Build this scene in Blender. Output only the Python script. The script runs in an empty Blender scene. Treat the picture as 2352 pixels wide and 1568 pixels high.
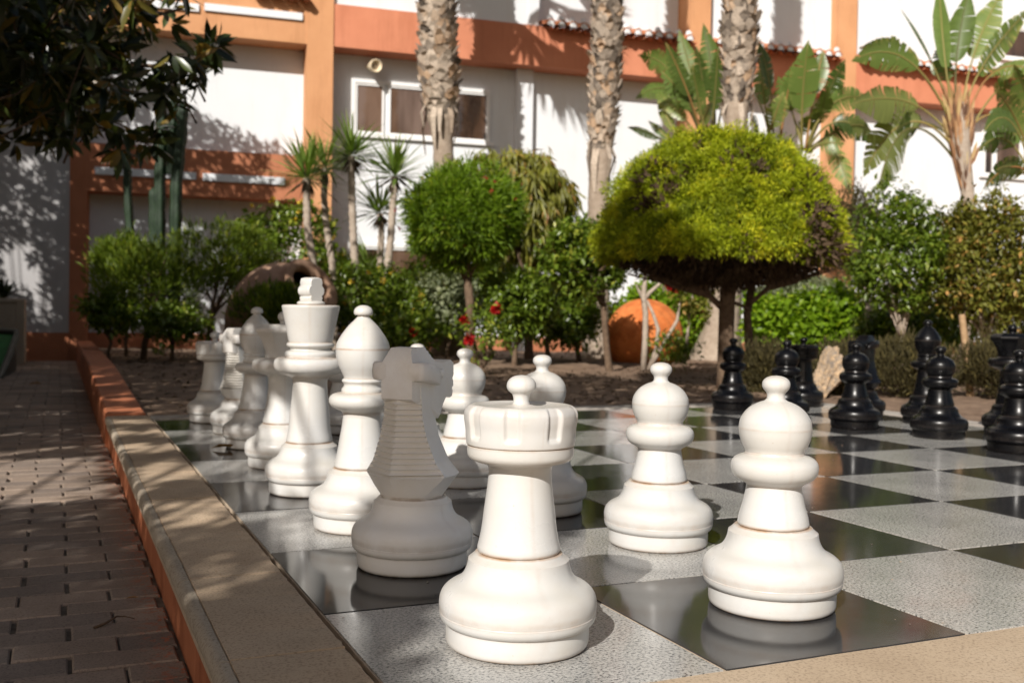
import bpy, bmesh, math, random
import numpy as np
from mathutils import Vector, Matrix

random.seed(7)
RS = np.random.RandomState(11)
R = math.radians
T = 0.5                      # one chess square is half a metre
sc = bpy.context.scene
COL = sc.collection

# ------------------------------------------------------------------ camera
CT = np.array([-0.8604655, -2.54639246, 1.05836337])      # in squares
YAW, PITCH, ROLL, FPX = 0.41781088, -0.02320239, 0.01676176, 4091.58
FW = np.array([math.sin(YAW)*math.cos(PITCH), math.cos(YAW)*math.cos(PITCH), math.sin(PITCH)])
r0 = np.array([math.cos(YAW), -math.sin(YAW), 0.0]); u0 = np.cross(r0, FW)
RT = math.cos(ROLL)*r0 + math.sin(ROLL)*u0
UP = -math.sin(ROLL)*r0 + math.cos(ROLL)*u0
cam = bpy.data.cameras.new('camera'); camo = bpy.data.objects.new('camera', cam); COL.objects.link(camo)
m = Matrix.Identity(4)
for i in range(3):
    m[i][0] = RT[i]; m[i][1] = UP[i]; m[i][2] = -FW[i]; m[i][3] = CT[i]*T
camo.matrix_world = m
cam.sensor_width = 36; cam.lens = 36*FPX/4096; cam.clip_start = 0.02; cam.clip_end = 400
cam.dof.use_dof = True; cam.dof.focus_distance = 1.75; cam.dof.aperture_fstop = 6.3
sc.camera = camo

# ------------------------------------------------------------------ light
SUN = np.array([-0.74, -0.75, 0.69]); SUN = SUN/np.linalg.norm(SUN)        # towards the sun
w = bpy.data.worlds.new('World'); sc.world = w; w.use_nodes = True
nt = w.node_tree; bg = nt.nodes['Background']
sky = nt.nodes.new('ShaderNodeTexSky'); sky.sky_type = 'NISHITA'; sky.sun_disc = False
sky.sun_elevation = math.asin(SUN[2]); sky.sun_rotation = math.atan2(SUN[0], SUN[1])
sky.air_density = 1.0; sky.dust_density = 2.0; sky.ozone_density = 1.0
wm = nt.nodes.new('ShaderNodeMix'); wm.data_type = 'RGBA'; wm.blend_type = 'MULTIPLY'; wm.inputs[0].default_value = 1
nt.links.new(sky.outputs[0], wm.inputs[6]); wm.inputs[7].default_value = (1.10, 1.0, .90, 1); nt.links.new(wm.outputs[2], bg.inputs[0]); bg.inputs[1].default_value = 0.058
sl = bpy.data.lights.new('sun', 'SUN'); sl.energy = 4.8; sl.angle = R(0.53); sl.color = (1.0, 0.95, 0.885)
so = bpy.data.objects.new('sun', sl); COL.objects.link(so)
so.rotation_euler = Vector(SUN).to_track_quat('Z', 'Y').to_euler()
sc.view_settings.view_transform = 'Standard'; sc.view_settings.look = 'None'
sc.view_settings.exposure = 0.3; sc.view_settings.gamma = 1.0

# ------------------------------------------------------------------ pixel / world helpers (px in a 2352 wide frame)
F2 = FPX*2352/4096
def at(px, py, D):
    """world point (metres) at depth D (squares) seen at px, py"""
    return (CT + D*(FW + RT*(px-1176)/F2 + UP*(784-py)/F2))*T
def gnd(px, D, z=0.0):
    """world point at height z (squares) under image column px at depth D"""
    p = CT + D*(FW + RT*(px-1176)/F2); q = (p + UP*0)
    t = (z-q[2])/UP[2]; return (q + UP*t)*T
def pr(P):
    d = np.asarray(P)/T - CT; f = d@FW
    return 1176+F2*(d@RT)/f, 784-F2*(d@UP)/f, f
def mpx(n, D): return n/F2*D*T

# ------------------------------------------------------------------ object helpers
def tag(o, label=None, cat=None, group=None, kind=None):
    if label: o['label'] = label
    if cat: o['category'] = cat
    if group: o['group'] = group
    if kind: o['kind'] = kind
    return o
def empty(name, loc, label=None, cat=None, group=None, rz=0):
    o = bpy.data.objects.new(name, None); COL.objects.link(o); o.location = Vector([float(v) for v in loc]); o.rotation_euler = (0, 0, rz)
    o.empty_display_size = 0.1
    return tag(o, label, cat, group)
def put(name, me, mat, parent=None, loc=None):
    o = bpy.data.objects.new(name, me); COL.objects.link(o)
    for mm in (mat if isinstance(mat, (list, tuple)) else [mat]): me.materials.append(mm)
    if parent is not None: o.parent = parent
    if loc is not None: o.location = Vector([float(v) for v in loc])
    return o
def mesh(name, V, F, smooth=False, sharp=None):
    me = bpy.data.meshes.new(name); me.from_pydata([tuple(map(float, v)) for v in V], [], F); me.update()
    if smooth:
        me.polygons.foreach_set('use_smooth', [True]*len(me.polygons))
        if sharp: me.set_sharp_from_angle(angle=R(sharp))
    return me
class MB:
    def __init__(s): s.V = []; s.F = []; s.M = []; s.at = []
    def add(s, V, F, m=0):
        b = len(s.V); s.V += [tuple(map(float, v)) for v in V]; s.F += [tuple(b+i for i in f) for f in F]; s.M += [m]*len(F)
    def box(s, x0, x1, y0, y1, z0, z1, m=0, M=None):
        V = [(x, y, z) for z in (z0, z1) for y in (y0, y1) for x in (x0, x1)]
        if M is not None: V = [M @ Vector(v) for v in V]
        s.add(V, [(0,2,3,1), (4,5,7,6), (0,1,5,4), (1,3,7,5), (3,2,6,7), (2,0,4,6)], m)
    def tube(s, pts, rad, n=8, m=0, cap=True):
        pts = [np.array(p, float) for p in pts]; k = len(pts)
        if not hasattr(rad, '__len__'): rad = [rad]*k
        V = []; ref = None
        for i, p in enumerate(pts):
            t = pts[min(i+1, k-1)]-pts[max(i-1, 0)]; t = t/(np.linalg.norm(t)+1e-9)
            if ref is None: ref = np.array([1, 0, 0]) if abs(t[0]) < .8 else np.array([0, 1, 0])
            a = np.cross(t, ref); a /= np.linalg.norm(a)+1e-9; b = np.cross(t, a); ref = np.cross(a, t)*1.0
            ref = b*-1 if False else ref
            for j in range(n):
                an = 2*math.pi*j/n; V.append(p+rad[i]*(math.cos(an)*a+math.sin(an)*b))
        F = [(i*n+j, i*n+(j+1) % n, (i+1)*n+(j+1) % n, (i+1)*n+j) for i in range(k-1) for j in range(n)]
        if cap: F.append(tuple(range(n))[::-1]); F.append(tuple((k-1)*n+j for j in range(n)))
        s.add(V, F, m)
    def build(s, name, mat, parent=None, smooth=False, sharp=None, loc=None, bevel=0):
        me = mesh(name, s.V, s.F, smooth, sharp)
        me.polygons.foreach_set('material_index', s.M)
        o = put(name, me, mat, parent, loc)
        if bevel:
            b = o.modifiers.new('bevel', 'BEVEL'); b.width = bevel; b.segments = 2; b.limit_method = 'ANGLE'; b.angle_limit = R(40)
        return o

# ------------------------------------------------------------------ materials
def nodes(name):
    m = bpy.data.materials.new(name); m.use_nodes = True; n = m.node_tree.nodes; l = m.node_tree.links
    return m, n, l, n['Principled BSDF']
def noise(n, l, scale, detail=4, rough=.6, coord=None, typ='ShaderNodeTexNoise'):
    t = n.new(typ); t.inputs['Scale'].default_value = scale
    if typ == 'ShaderNodeTexNoise': t.inputs['Detail'].default_value = detail; t.inputs['Roughness'].default_value = rough
    if coord is not None: l.new(coord, t.inputs['Vector'])
    return t
def ramp(n, l, src, stops, interp='LINEAR'):
    r = n.new('ShaderNodeValToRGB'); r.color_ramp.interpolation = interp; e = r.color_ramp.elements
    while len(e) < len(stops): e.new(.5)
    for k, (p, c) in enumerate(stops):
        e[k].position = p; e[k].color = (c[0], c[1], c[2], 1) if hasattr(c, '__len__') else (c, c, c, 1)
    l.new(src, r.inputs[0]); return r
def bump(n, l, src, b, dist=.002, strength=.6, prev=None):
    u = n.new('ShaderNodeBump'); u.inputs['Distance'].default_value = dist; u.inputs['Strength'].default_value = strength
    l.new(src, u.inputs['Height'])
    if prev: l.new(prev.outputs[0], u.inputs['Normal'])
    l.new(u.outputs[0], b.inputs['Normal']); return u
def mixc(n, l, fac, a, b, typ='MIX'):
    x = n.new('ShaderNodeMix'); x.data_type = 'RGBA'; x.blend_type = typ
    for v, s in ((fac, 0), (a, 6), (b, 7)):
        if hasattr(v, 'is_linked') or hasattr(v, 'node'): l.new(v, x.inputs[s])
        elif s == 0: x.inputs[s].default_value = v
        else: x.inputs[s].default_value = (v[0], v[1], v[2], 1)
    return x.outputs[2]
def objc(n): return n.new('ShaderNodeTexCoord').outputs['Object']

def simple(name, c1, c2, scale=6, rough=.8, bd=.003, bs=.5, bscale=60, detail=6, spec=.3):
    m, n, l, b = nodes(name); c = objc(n)
    t = noise(n, l, scale, detail, .65, c); rr = ramp(n, l, t.outputs[0], [(.32, c1), (.68, c2)])
    l.new(rr.outputs[0], b.inputs['Base Color']); b.inputs['Roughness'].default_value = rough; b.inputs['Specular IOR Level'].default_value = spec
    t2 = noise(n, l, bscale, 5, .6, c); bump(n, l, t2.outputs[0], b, bd, bs); return m
MT = {}
def plastic(name, col, stain, rough):
    m, n, l, b = nodes(name); c = objc(n)
    a = n.new('ShaderNodeAttribute'); a.attribute_name = 'stain'
    nz = noise(n, l, 26, 6, .7, c); nz2 = noise(n, l, 7, 5, .6, c); sp = noise(n, l, 160, 2, .5, c)
    k1 = ramp(n, l, nz.outputs[0], [(.35, 0.25), (.62, 1)])
    mu = n.new('ShaderNodeMath'); mu.operation = 'MULTIPLY'; l.new(a.outputs['Fac'], mu.inputs[0]); l.new(k1.outputs[0], mu.inputs[1])
    d1 = ramp(n, l, nz2.outputs[0], [(.35, col), (.75, [x*f_ for x, f_ in zip(col, (.95, .91, .84))])])
    nz3 = noise(n, l, 60, 8, .75, c); sc_ = ramp(n, l, nz3.outputs[0], [(.30, (.88, .85, .80)), (.40, (1, 1, 1))])
    tcg = n.new('ShaderNodeTexCoord'); sg = n.new('ShaderNodeSeparateXYZ'); l.new(n.new('ShaderNodeNewGeometry').outputs['Normal'], sg.inputs[0])
    up_ = ramp(n, l, sg.outputs[2], [(.35, (1, 1, 1)), (.95, (.96, .94, .905))])
    big = n.new('ShaderNodeMix'); big.data_type = 'RGBA'; big.blend_type = 'MULTIPLY'; big.inputs[0].default_value = 1
    l.new(mixc(n, l, .6, d1.outputs[0], sc_.outputs[0], 'MULTIPLY'), big.inputs[6]); l.new(up_.outputs[0], big.inputs[7])
    spk = ramp(n, l, sp.outputs[0], [(.775, 0), (.79, 1)])
    mulk = n.new('ShaderNodeMath'); mulk.operation = 'MULTIPLY'; mulk.inputs[1].default_value = .5; l.new(spk.outputs[0], mulk.inputs[0])
    cc = mixc(n, l, mulk.outputs[0], big.outputs[2], stain)
    l.new(mixc(n, l, mu.outputs[0], cc, stain), b.inputs['Base Color'])
    rr = ramp(n, l, nz2.outputs[0], [(.3, rough*.85), (.7, rough*1.3)]); l.new(rr.outputs[0], b.inputs['Roughness'])
    b.inputs['Specular IOR Level'].default_value = .45 if col[0] > .1 else .32
    t3 = noise(n, l, 14, 3, .5, c); b1 = bump(n, l, t3.outputs[0], b, .0015, .35)
    t4 = noise(n, l, 220, 3, .5, c); bump(n, l, t4.outputs[0], b, .0003, .25, b1)
    return m
MT['white'] = plastic('white_plastic', (.575, .575, .565), (.36, .20, .09), .30)
MT['grey'] = plastic('shade_lifted_white_plastic', (.85, .85, .845), (.30, .20, .12), .42)  # white made lighter in colour to offset the front knight's deep shade
MT['black'] = plastic('black_plastic', (.003, .003, .0038), (.05, .04, .035), .27)

def granite(name, dark):
    m, n, l, b = nodes(name); c = objc(n)
    big = noise(n, l, 2.5, 5, .6, c)
    if dark:
        v = noise(n, l, 300, 3, .6, c)
        r1 = ramp(n, l, v.outputs[0], [(.35, (.018, .018, .019)), (.75, (.048, .048, .050))])
        col = mixc(n, l, .5, r1.outputs[0], ramp(n, l, big.outputs[0], [(.3, (.020, .020, .021)), (.7, (.048, .047, .048))]).outputs[0])
        l.new(col, b.inputs['Base Color'])
        l.new(ramp(n, l, noise(n, l, 9, 6, .7, c).outputs[0], [(.3, .07), (.7, .13)]).outputs[0], b.inputs['Roughness'])
        b.inputs['Specular IOR Level'].default_value = .30
        bump(n, l, noise(n, l, 6, 2, .5, c).outputs[0], b, .0002, .1)
    else:
        mp = n.new('ShaderNodeMapping'); mp.inputs['Scale'].default_value = (1, 1.35, 1); l.new(c, mp.inputs[0])
        v = noise(n, l, 165, 3, .6, mp.outputs[0]); v2 = noise(n, l, 330, 2, .5, c)
        r1 = ramp(n, l, v.outputs[0], [(.34, (.03, .032, .036)), (.40, (.18, .185, .185)), (.45, (.40, .395, .375)), (.60, (.53, .515, .475)), (.75, (.66, .64, .60))])
        r2 = ramp(n, l, v2.outputs[0], [(.33, (.4, .4, .4)), (.42, (1, 1, 1))])
        c1 = mixc(n, l, 1.0, r1.outputs[0], r2.outputs[0], 'MULTIPLY')
        c2 = mixc(n, l, 1.0, c1, ramp(n, l, big.outputs[0], [(.35, (.72, .72, .73)), (.65, (1, 1, 1))]).outputs[0], 'MULTIPLY')
        l.new(c2, b.inputs['Base Color'])
        l.new(ramp(n, l, noise(n, l, 9, 6, .7, c).outputs[0], [(.3, .10), (.7, .22)]).outputs[0], b.inputs['Roughness'])
        b.inputs['Specular IOR Level'].default_value = .5
    return m
MT['gdark'] = granite('polished_black_granite', True); MT['glight'] = granite('speckled_grey_granite', False)
MT['grout'] = simple('grout', (.40, .31, .22), (.55, .45, .34), 40)

def stone(name, c1, c2, c3):
    m, n, l, b = nodes(name); c = objc(n)
    t = noise(n, l, 3.2, 7, .65, c); t2 = noise(n, l, 190, 3, .6, c); t3 = noise(n, l, 420, 2, .5, c)
    r1 = ramp(n, l, t.outputs[0], [(.3, c1), (.55, c2), (.75, c3)])
    r2 = ramp(n, l, t2.outputs[0], [(.33, (.55, .52, .5)), (.5, (1, 1, 1))])
    cc = mixc(n, l, .8, r1.outputs[0], r2.outputs[0], 'MULTIPLY')
    r3 = ramp(n, l, noise(n, l, 33, 6, .75, c).outputs[0], [(.27, (.45, .4, .36)), (.37, (1, 1, 1))])
    l.new(mixc(n, l, .7, cc, r3.outputs[0], 'MULTIPLY'), b.inputs['Base Color']); b.inputs['Roughness'].default_value = .85
    b1 = bump(n, l, t2.outputs[0], b, .0012, .7); bump(n, l, t3.outputs[0], b, .0007, .7, b1); return m
MT['coping'] = stone('sandy_cast_stone', (.42, .31, .205), (.52, .39, .265), (.60, .47, .33))
MT['coping_edge'] = stone('grey_cast_stone', (.34, .285, .215), (.41, .345, .265), (.47, .40, .31))
MT['concrete'] = stone('sandy_concrete', (.40, .30, .20), (.47, .36, .245), (.52, .41, .29))
MT['greystone'] = stone('pale_grey_stone', (.33, .29, .25), (.42, .38, .33), (.48, .44, .39))
MT['paver'] = stone('brown_paver', (.22, .172, .135), (.295, .235, .19), (.36, .30, .245))
def _pv():
    m = MT['paver']; n = m.node_tree.nodes; l = m.node_tree.links; b = n['Principled BSDF']; src = b.inputs['Base Color'].links[0].from_socket
    a = n.new('ShaderNodeAttribute'); a.attribute_name = 'tone'; r_ = ramp(n, l, a.outputs['Fac'], [(0, (.72, .72, .74)), (1, (1.22, 1.16, 1.1))])
    c1 = mixc(n, l, 1.0, src, r_.outputs[0], 'MULTIPLY'); c = objc(n); sx = n.new('ShaderNodeSeparateXYZ'); l.new(c, sx.inputs[0])
    k = ramp(n, l, noise(n, l, 55, 4, .7, c).outputs[0], [(.54, 0), (.58, 1)]); mr = n.new('ShaderNodeMapRange'); mr.inputs[1].default_value = -.285; mr.inputs[2].default_value = -.205; l.new(sx.outputs[0], mr.inputs[0])
    mu = n.new('ShaderNodeMath'); mu.operation = 'MULTIPLY'; l.new(k.outputs[0], mu.inputs[0]); l.new(mr.outputs[0], mu.inputs[1]); l.new(mixc(n, l, mu.outputs[0], c1, (.42, .13, .06)), b.inputs['Base Color'])
_pv()
def streaks(m, amt):
    n = m.node_tree.nodes; l = m.node_tree.links; b = n['Principled BSDF']; src = b.inputs['Base Color'].links[0].from_socket; c = objc(n)
    mp = n.new('ShaderNodeMapping'); mp.inputs['Scale'].default_value = (2.2, 2.2, .22); l.new(c, mp.inputs[0])
    t = noise(n, l, 1.6, 9, .75, mp.outputs[0]); r_ = ramp(n, l, t.outputs[0], [(.34, (1-amt, 1-amt*1.15, 1-amt*1.3)), (.50, (1, 1, 1))])
    t2 = noise(n, l, .45, 5, .6, c); r2 = ramp(n, l, t2.outputs[0], [(.35, (1-amt*.5,)*3), (.65, (1, 1, 1))])
    x = mixc(n, l, 1.0, src, r_.outputs[0], 'MULTIPLY'); l.new(mixc(n, l, 1.0, x, r2.outputs[0], 'MULTIPLY'), b.inputs['Base Color'])
MT['terra_wall'] = simple('painted_terracotta_plaster', (.42, .135, .062), (.52, .19, .09), 9, .8, .002, .6, 50)
MT['white_wall'] = simple('white_plaster', (.71, .73, .75), (.75, .77, .79), 1.2, .85, .003, .35, 45)
MT['shade_toned_wall'] = simple('shade_darkened_plaster', (.40, .39, .39), (.46, .45, .45), 1.2, .85, .003, .35, 45)  # white plaster with the dim light of the left corner put into its colour
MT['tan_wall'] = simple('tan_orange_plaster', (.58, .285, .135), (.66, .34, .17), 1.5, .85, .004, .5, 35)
MT['salmon'] = simple('salmon_plaster', (.56, .21, .115), (.64, .255, .145), 1.5, .85, .004, .5, 35)
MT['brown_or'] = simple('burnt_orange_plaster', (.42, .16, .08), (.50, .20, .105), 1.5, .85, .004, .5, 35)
MT['tile'] = simple('clay_roof_tile', (.40, .13, .06), (.58, .25, .13), 9, .8)
MT['mortar'] = simple('white_mortar', (.5, .5, .5), (.8, .8, .8), 12, .9)
MT['soil'] = simple('dry_brown_soil', (.135, .085, .055), (.27, .185, .125), 5, .95, .012, .9, 26)
MT['upvc'] = simple('white_window_frame', (.78, .78, .77), (.82, .82, .81), 3, .4, .0005, .1)
MT['jar'] = simple('weathered_clay_jar', (.26, .15, .095), (.42, .27, .185), 6, .85, .006, .6, 28)
MT['pot'] = simple('orange_clay', (.56, .14, .03), (.72, .24, .07), 7, .8, .004, .6, 40)
for k_, a_ in (('white_wall', .07), ('shade_toned_wall', .12), ('tan_wall', .16), ('salmon', .14), ('brown_or', .2), ('terra_wall', .3), ('pot', .35)): streaks(MT[k_], a_)
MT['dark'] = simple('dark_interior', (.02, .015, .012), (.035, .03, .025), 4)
MT['sand'] = simple('dark_joint_sand', (.10, .08, .06), (.19, .155, .12), 30, .95)
MT['barkdark'] = simple('dark_bark', (.085, .055, .035), (.17, .115, .075), 22, .95, .006, 1, 60)
MT['barkpale'] = simple('pale_bark', (.30, .235, .18), (.44, .37, .30), 20, .9, .004, .8, 60)
MT['barkgrey'] = simple('palm_fibre_bark', (.24, .185, .135), (.37, .30, .235), 14, .95, .006, .9, 45)
MT['cactus'] = simple('cactus_skin', (.006, .017, .007), (.017, .038, .014), 9, .6, .004, .5, 40)
MT['rock'] = simple('tan_grey_rock', (.16, .15, .14), (.60, .42, .25), 30, .9, .03, 1, 28)
MT['wood'] = simple('weathered_wood', (.30, .19, .10), (.42, .28, .16), 20, .85)
MT['green_mat'] = simple('green_felt', (.012, .10, .025), (.02, .16, .04), 8, .8)
MT['darkstone'] = simple('dark_green_painted_rim', (.05, .055, .045), (.10, .105, .09), 8, .5)
MT['beige'] = simple('beige_render', (.40, .33, .25), (.50, .42, .33), 4, .85)
MT['cream'] = simple('cream_metal', (.66, .55, .38), (.74, .63, .46), 5, .5)

def glass_mat():
    m, n, l, b = nodes('window_glass')
    c = objc(n); mp = n.new('ShaderNodeMapping'); mp.inputs['Scale'].default_value = (1.6, 1.6, .35); l.new(c, mp.inputs[0])
    l.new(ramp(n, l, noise(n, l, 1.3, 3, .5, mp.outputs[0]).outputs[0], [(.35, (.025, .016, .012)), (.5, (.09, .05, .03)), (.62, (.17, .11, .08))]).outputs[0], b.inputs['Base Color']); b.inputs['Roughness'].default_value = .05
    b.inputs['Specular IOR Level'].default_value = .9; b.inputs['Coat Weight'].default_value = .5
    return m
MT['glass'] = glass_mat()

def leafmat(name, c1, c2, c3=None, trans=.35, rough=.5, spec=.3):
    m, n, l, b = nodes(name)
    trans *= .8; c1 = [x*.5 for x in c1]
    a = n.new('ShaderNodeAttribute'); a.attribute_name = 'tint'
    st = [(0, c1), (.55, c2)] + ([(.72, c2), (.95, c3)] if c3 else [(1, c2)])
    rr = ramp(n, l, a.outputs['Fac'], st)
    l.new(rr.outputs[0], b.inputs['Base Color']); b.inputs['Roughness'].default_value = rough; b.inputs['Specular IOR Level'].default_value = spec
    tr = n.new('ShaderNodeBsdfTranslucent')
    g = mixc(n, l, 1.0, rr.outputs[0], (1.5, 1.6, .6), 'MULTIPLY'); l.new(g, tr.inputs[0])
    mx = n.new('ShaderNodeMixShader'); mx.inputs[0].default_value = trans
    l.new(b.outputs[0], mx.inputs[1]); l.new(tr.outputs[0], mx.inputs[2]); l.new(mx.outputs[0], n['Material Output'].inputs[0]); return m
L = {}
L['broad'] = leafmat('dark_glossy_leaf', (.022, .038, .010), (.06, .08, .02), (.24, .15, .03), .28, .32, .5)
L['shade'] = leafmat('dark_leaf', (.012, .022, .008), (.03, .045, .014), None, .12, .4, .4)
L['golden'] = leafmat('golden_cypress', (.12, .19, .006), (.36, .41, .014), (.64, .59, .03), .38, .6)
L['thuja_brown'] = leafmat('dead_brown_twiglets', (.045, .03, .018), (.10, .065, .038), None, .15, .8)
L['ball'] = leafmat('bright_green_needles', (.06, .125, .010), (.17, .27, .016), (.34, .38, .03), .45, .5)
L['redtip'] = leafmat('red_bottlebrush', (.25, .02, .015), (.4, .04, .03), None, .3, .6)
L['weep'] = leafmat('yellow_green_weeping_leaf', (.08, .10, .018), (.22, .22, .03), (.42, .20, .07), .4, .4, .45)
L['yucca'] = leafmat('yucca_blade', (.07, .13, .02), (.17, .26, .05), (.30, .34, .09), .3, .4, .45)
L['fine'] = leafmat('fine_green_foliage', (.045, .085, .008), (.13, .185, .014), (.30, .32, .03), .4, .5)
L['bush'] = leafmat('green_bush_leaf', (.045, .09, .010), (.14, .205, .02), (.34, .35, .05), .4, .35, .5)
L['bright'] = leafmat('fresh_green_leaf', (.08, .155, .010), (.20, .32, .016), (.34, .40, .03), .5, .4, .4)
L['greygreen'] = leafmat('grey_green_leaf', (.12, .15, .08), (.26, .29, .17), (.40, .41, .26), .3, .5)
L['brownish'] = leafmat('olive_brown_leaf', (.055, .07, .010), (.17, .17, .025), (.44, .24, .07), .3, .5)
L['dry'] = leafmat('dry_dark_twigs', (.028, .024, .009), (.075, .062, .022), (.16, .13, .04), .2, .8)
L['strel'] = leafmat('strelitzia_blade', (.05, .09, .018), (.13, .19, .045), (.34, .33, .11), .35, .35, .5)
L['strel_pale'] = leafmat('strelitzia_pale_blade', (.10, .14, .04), (.20, .23, .07), (.30, .22, .09), .35, .4, .45)
L['yellow'] = leafmat('yellow_blossom', (.5, .32, .03), (.7, .5, .06), None, .3, .6)
L['red'] = leafmat('red_rose_petal', (.22, .004, .006), (.42, .010, .010), None, .3, .5)
L['fallen'] = leafmat('dry_fallen_leaf', (.22, .10, .02), (.40, .20, .04), None, .2, .5)
L['boot'] = leafmat('palm_boot', (.19, .155, .125), (.44, .365, .29), (.45, .31, .20), 0, .85)
def _bt():
    m = L['boot']; n = m.node_tree.nodes; l = m.node_tree.links; b = n['Principled BSDF']; src = b.inputs['Base Color'].links[0].from_socket; c = objc(n)
    r_ = ramp(n, l, noise(n, l, 38, 6, .75, c).outputs[0], [(.3, (.5, .48, .46)), (.5, (1, 1, 1)), (.7, (1.25, 1.2, 1.15))])
    l.new(mixc(n, l, 1.0, src, r_.outputs[0], 'MULTIPLY'), b.inputs['Base Color'])
L['petiole'] = leafmat('petiole', (.16, .17, .05), (.26, .22, .07), (.34, .16, .06), .1, .5)
_bt()
L['sheath'] = leafmat('dry_leaf_sheath', (.16, .07, .035), (.36, .19, .09), (.42, .32, .14), .05, .6)

# ------------------------------------------------------------------ foliage generators
def unit(v): return v/(np.linalg.norm(v, axis=-1, keepdims=True)+1e-9)
def leafmesh(name, P, A, N, Ln, Wd, tint, mat, parent=None, fold=.18, nv=4, curl=.12):
    n = len(P); A = unit(A); B = unit(np.cross(N, A)); N = np.cross(A, B)
    Ln = np.broadcast_to(np.asarray(Ln, float).reshape(-1, 1) if np.ndim(Ln) else Ln, (n, 1)); Wd = np.broadcast_to(np.asarray(Wd, float).reshape(-1, 1) if np.ndim(Wd) else Wd, (n, 1))
    if nv == 4:
        V = np.stack([P, P+A*Ln*.45+B*Wd*.5+N*Wd*fold, P+A*Ln-N*Ln*curl, P+A*Ln*.45-B*Wd*.5+N*Wd*fold], 1)
        F = np.array([[0, 1, 2], [0, 2, 3]])
    else:
        V = np.stack([P, P+A*Ln*.3+B*Wd*.45+N*Wd*fold, P+A*Ln*.68+B*Wd*.42+N*Wd*fold-N*Ln*curl*.4, P+A*Ln-N*Ln*curl,
                      P+A*Ln*.68-B*Wd*.42+N*Wd*fold-N*Ln*curl*.4, P+A*Ln*.3-B*Wd*.45+N*Wd*fold, P+A*Ln*.4, P+A*Ln*.7-N*Ln*curl*.4], 1)
        F = np.array([[0, 1, 6], [1, 2, 7], [1, 7, 6], [2, 3, 7], [0, 6, 5], [6, 4, 5], [6, 7, 4], [7, 3, 4]])
    k = V.shape[1]; V = V.reshape(-1, 3); FF = (F[None]+(np.arange(n)*k)[:, None, None]).reshape(-1, 3)
    me = bpy.data.meshes.new(name); me.vertices.add(len(V)); me.vertices.foreach_set('co', V.astype(np.float32).ravel())
    me.loops.add(FF.size); me.loops.foreach_set('vertex_index', FF.astype(np.int32).ravel())
    me.polygons.add(len(FF)); me.polygons.foreach_set('loop_start', np.arange(0, FF.size, 3, dtype=np.int32)); me.update(calc_edges=True)
    at_ = me.attributes.new('tint', 'FLOAT', 'POINT'); at_.data.foreach_set('value', np.repeat(np.asarray(tint, np.float32), k))
    return put(name, me, mat, parent)
def rnd(n, s=1.0): return RS.normal(0, s, (n, 3))
def sph(n): return unit(RS.normal(0, 1, (n, 3)))
def crown(c, rad, nclump, per, cr, Ln, Wd, mat, parent=None, name='crown', style='out', shape=None, inner=.45, tintsp=.35, nv=4, fold=.18, low=-1, lobe=.18, flat=1.0, radial=.9):
    """leaf crown as clumps spread through an ellipsoid; c centre, rad radii in metres"""
    c = np.array(c, float); rad = np.array(rad, float)
    d = sph(nclump*3); d = d[d[:, 2] > low][:nclump]; nclump = len(d)
    rr = (inner + (1-inner)*RS.rand(nclump)**.5)
    lb = sph(26); amp_ = RS.normal(0, lobe, 26); g_ = np.exp((d@lb.T-1)*11)
    rr = rr*(1+g_@amp_)
    if shape is not None: d = shape(d)
    cc = c + d*rad*rr[:, None]
    ct = RS.rand(nclump)
    crs = cr*(.6+.8*RS.rand(nclump))
    idx = np.repeat(np.arange(nclump), per); n = len(idx)
    o = sph(n); off = o*(RS.rand(n)**.45)[:, None]*crs[idx][:, None]; off[:, 2] *= flat
    P = cc[idx]+off
    outd = unit(d[idx]*1.0+o*radial)
    if style == 'out': A = unit(outd+rnd(n, .45)); N = unit(rnd(n)+np.array([0, 0, .6]))
    elif style == 'up': A = unit(outd*.7+np.array([0, 0, .9])+rnd(n, .35)); N = unit(rnd(n))
    elif style == 'droop': A = unit(outd*.45+np.array([0, 0, -1.0])+rnd(n, .25)); N = unit(outd+rnd(n, .4))
    elif style == 'flat': A = unit(rnd(n)+outd*.4); N = unit(np.array([0, 0, 1.3])+outd*.6+rnd(n, .45))
    t = np.clip(ct[idx]*(1-tintsp)+RS.rand(n)*tintsp, 0, 1)
    sz = .7+.6*RS.rand(n)
    return leafmesh(name, P, A, N, Ln*sz, Wd*sz, t, mat, parent, fold, nv)
def branches(base, tips, r0_, mat, parent, name='trunk', fork=.45, n=9, jit=.03, r1_=None):
    mb = MB(); base = np.array(base, float)
    tips = [np.array(t, float) for t in tips]; top = np.mean(tips, 0)*1.0; fk = base+(top-base)*fork
    fk[:2] = base[:2]+(top[:2]-base[:2])*fork*.6
    P = [base-np.array([0, 0, .05]), base, base+(fk-base)*.33+rnd(1, jit)[0]*.5, base+(fk-base)*.7+rnd(1, jit)[0]*.5, fk]
    mb.tube(P, [r0_*1.3, r0_*1.15, r0_, r0_*.93, r0_*.85], n)
    for t in tips:
        m1 = fk+(t-fk)*.4+rnd(1, jit)[0]; m1[2] -= .1*np.linalg.norm(t-fk)*.3; m2 = fk+(t-fk)*.75+rnd(1, jit)[0]
        mb.tube([fk-np.array([0, 0, r0_]), fk+(m1-fk)*.5, m1, m2, t], [r0_*.6, r0_*.5, r0_*.38, r0_*.25, r0_*.08], 6)
        for q in range(3):
            s_ = m1+(t-m1)*RS.rand(); e_ = s_+rnd(1)[0]*np.linalg.norm(t-fk)*.22+np.array([0, 0, .05]); mb.tube([s_, (s_+e_)/2+rnd(1, jit)[0]*.5, e_], [r0_*.2, r0_*.13, r0_*.05], 4)
    return mb.build(name, mat, parent, True)

exec_order = None
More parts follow.
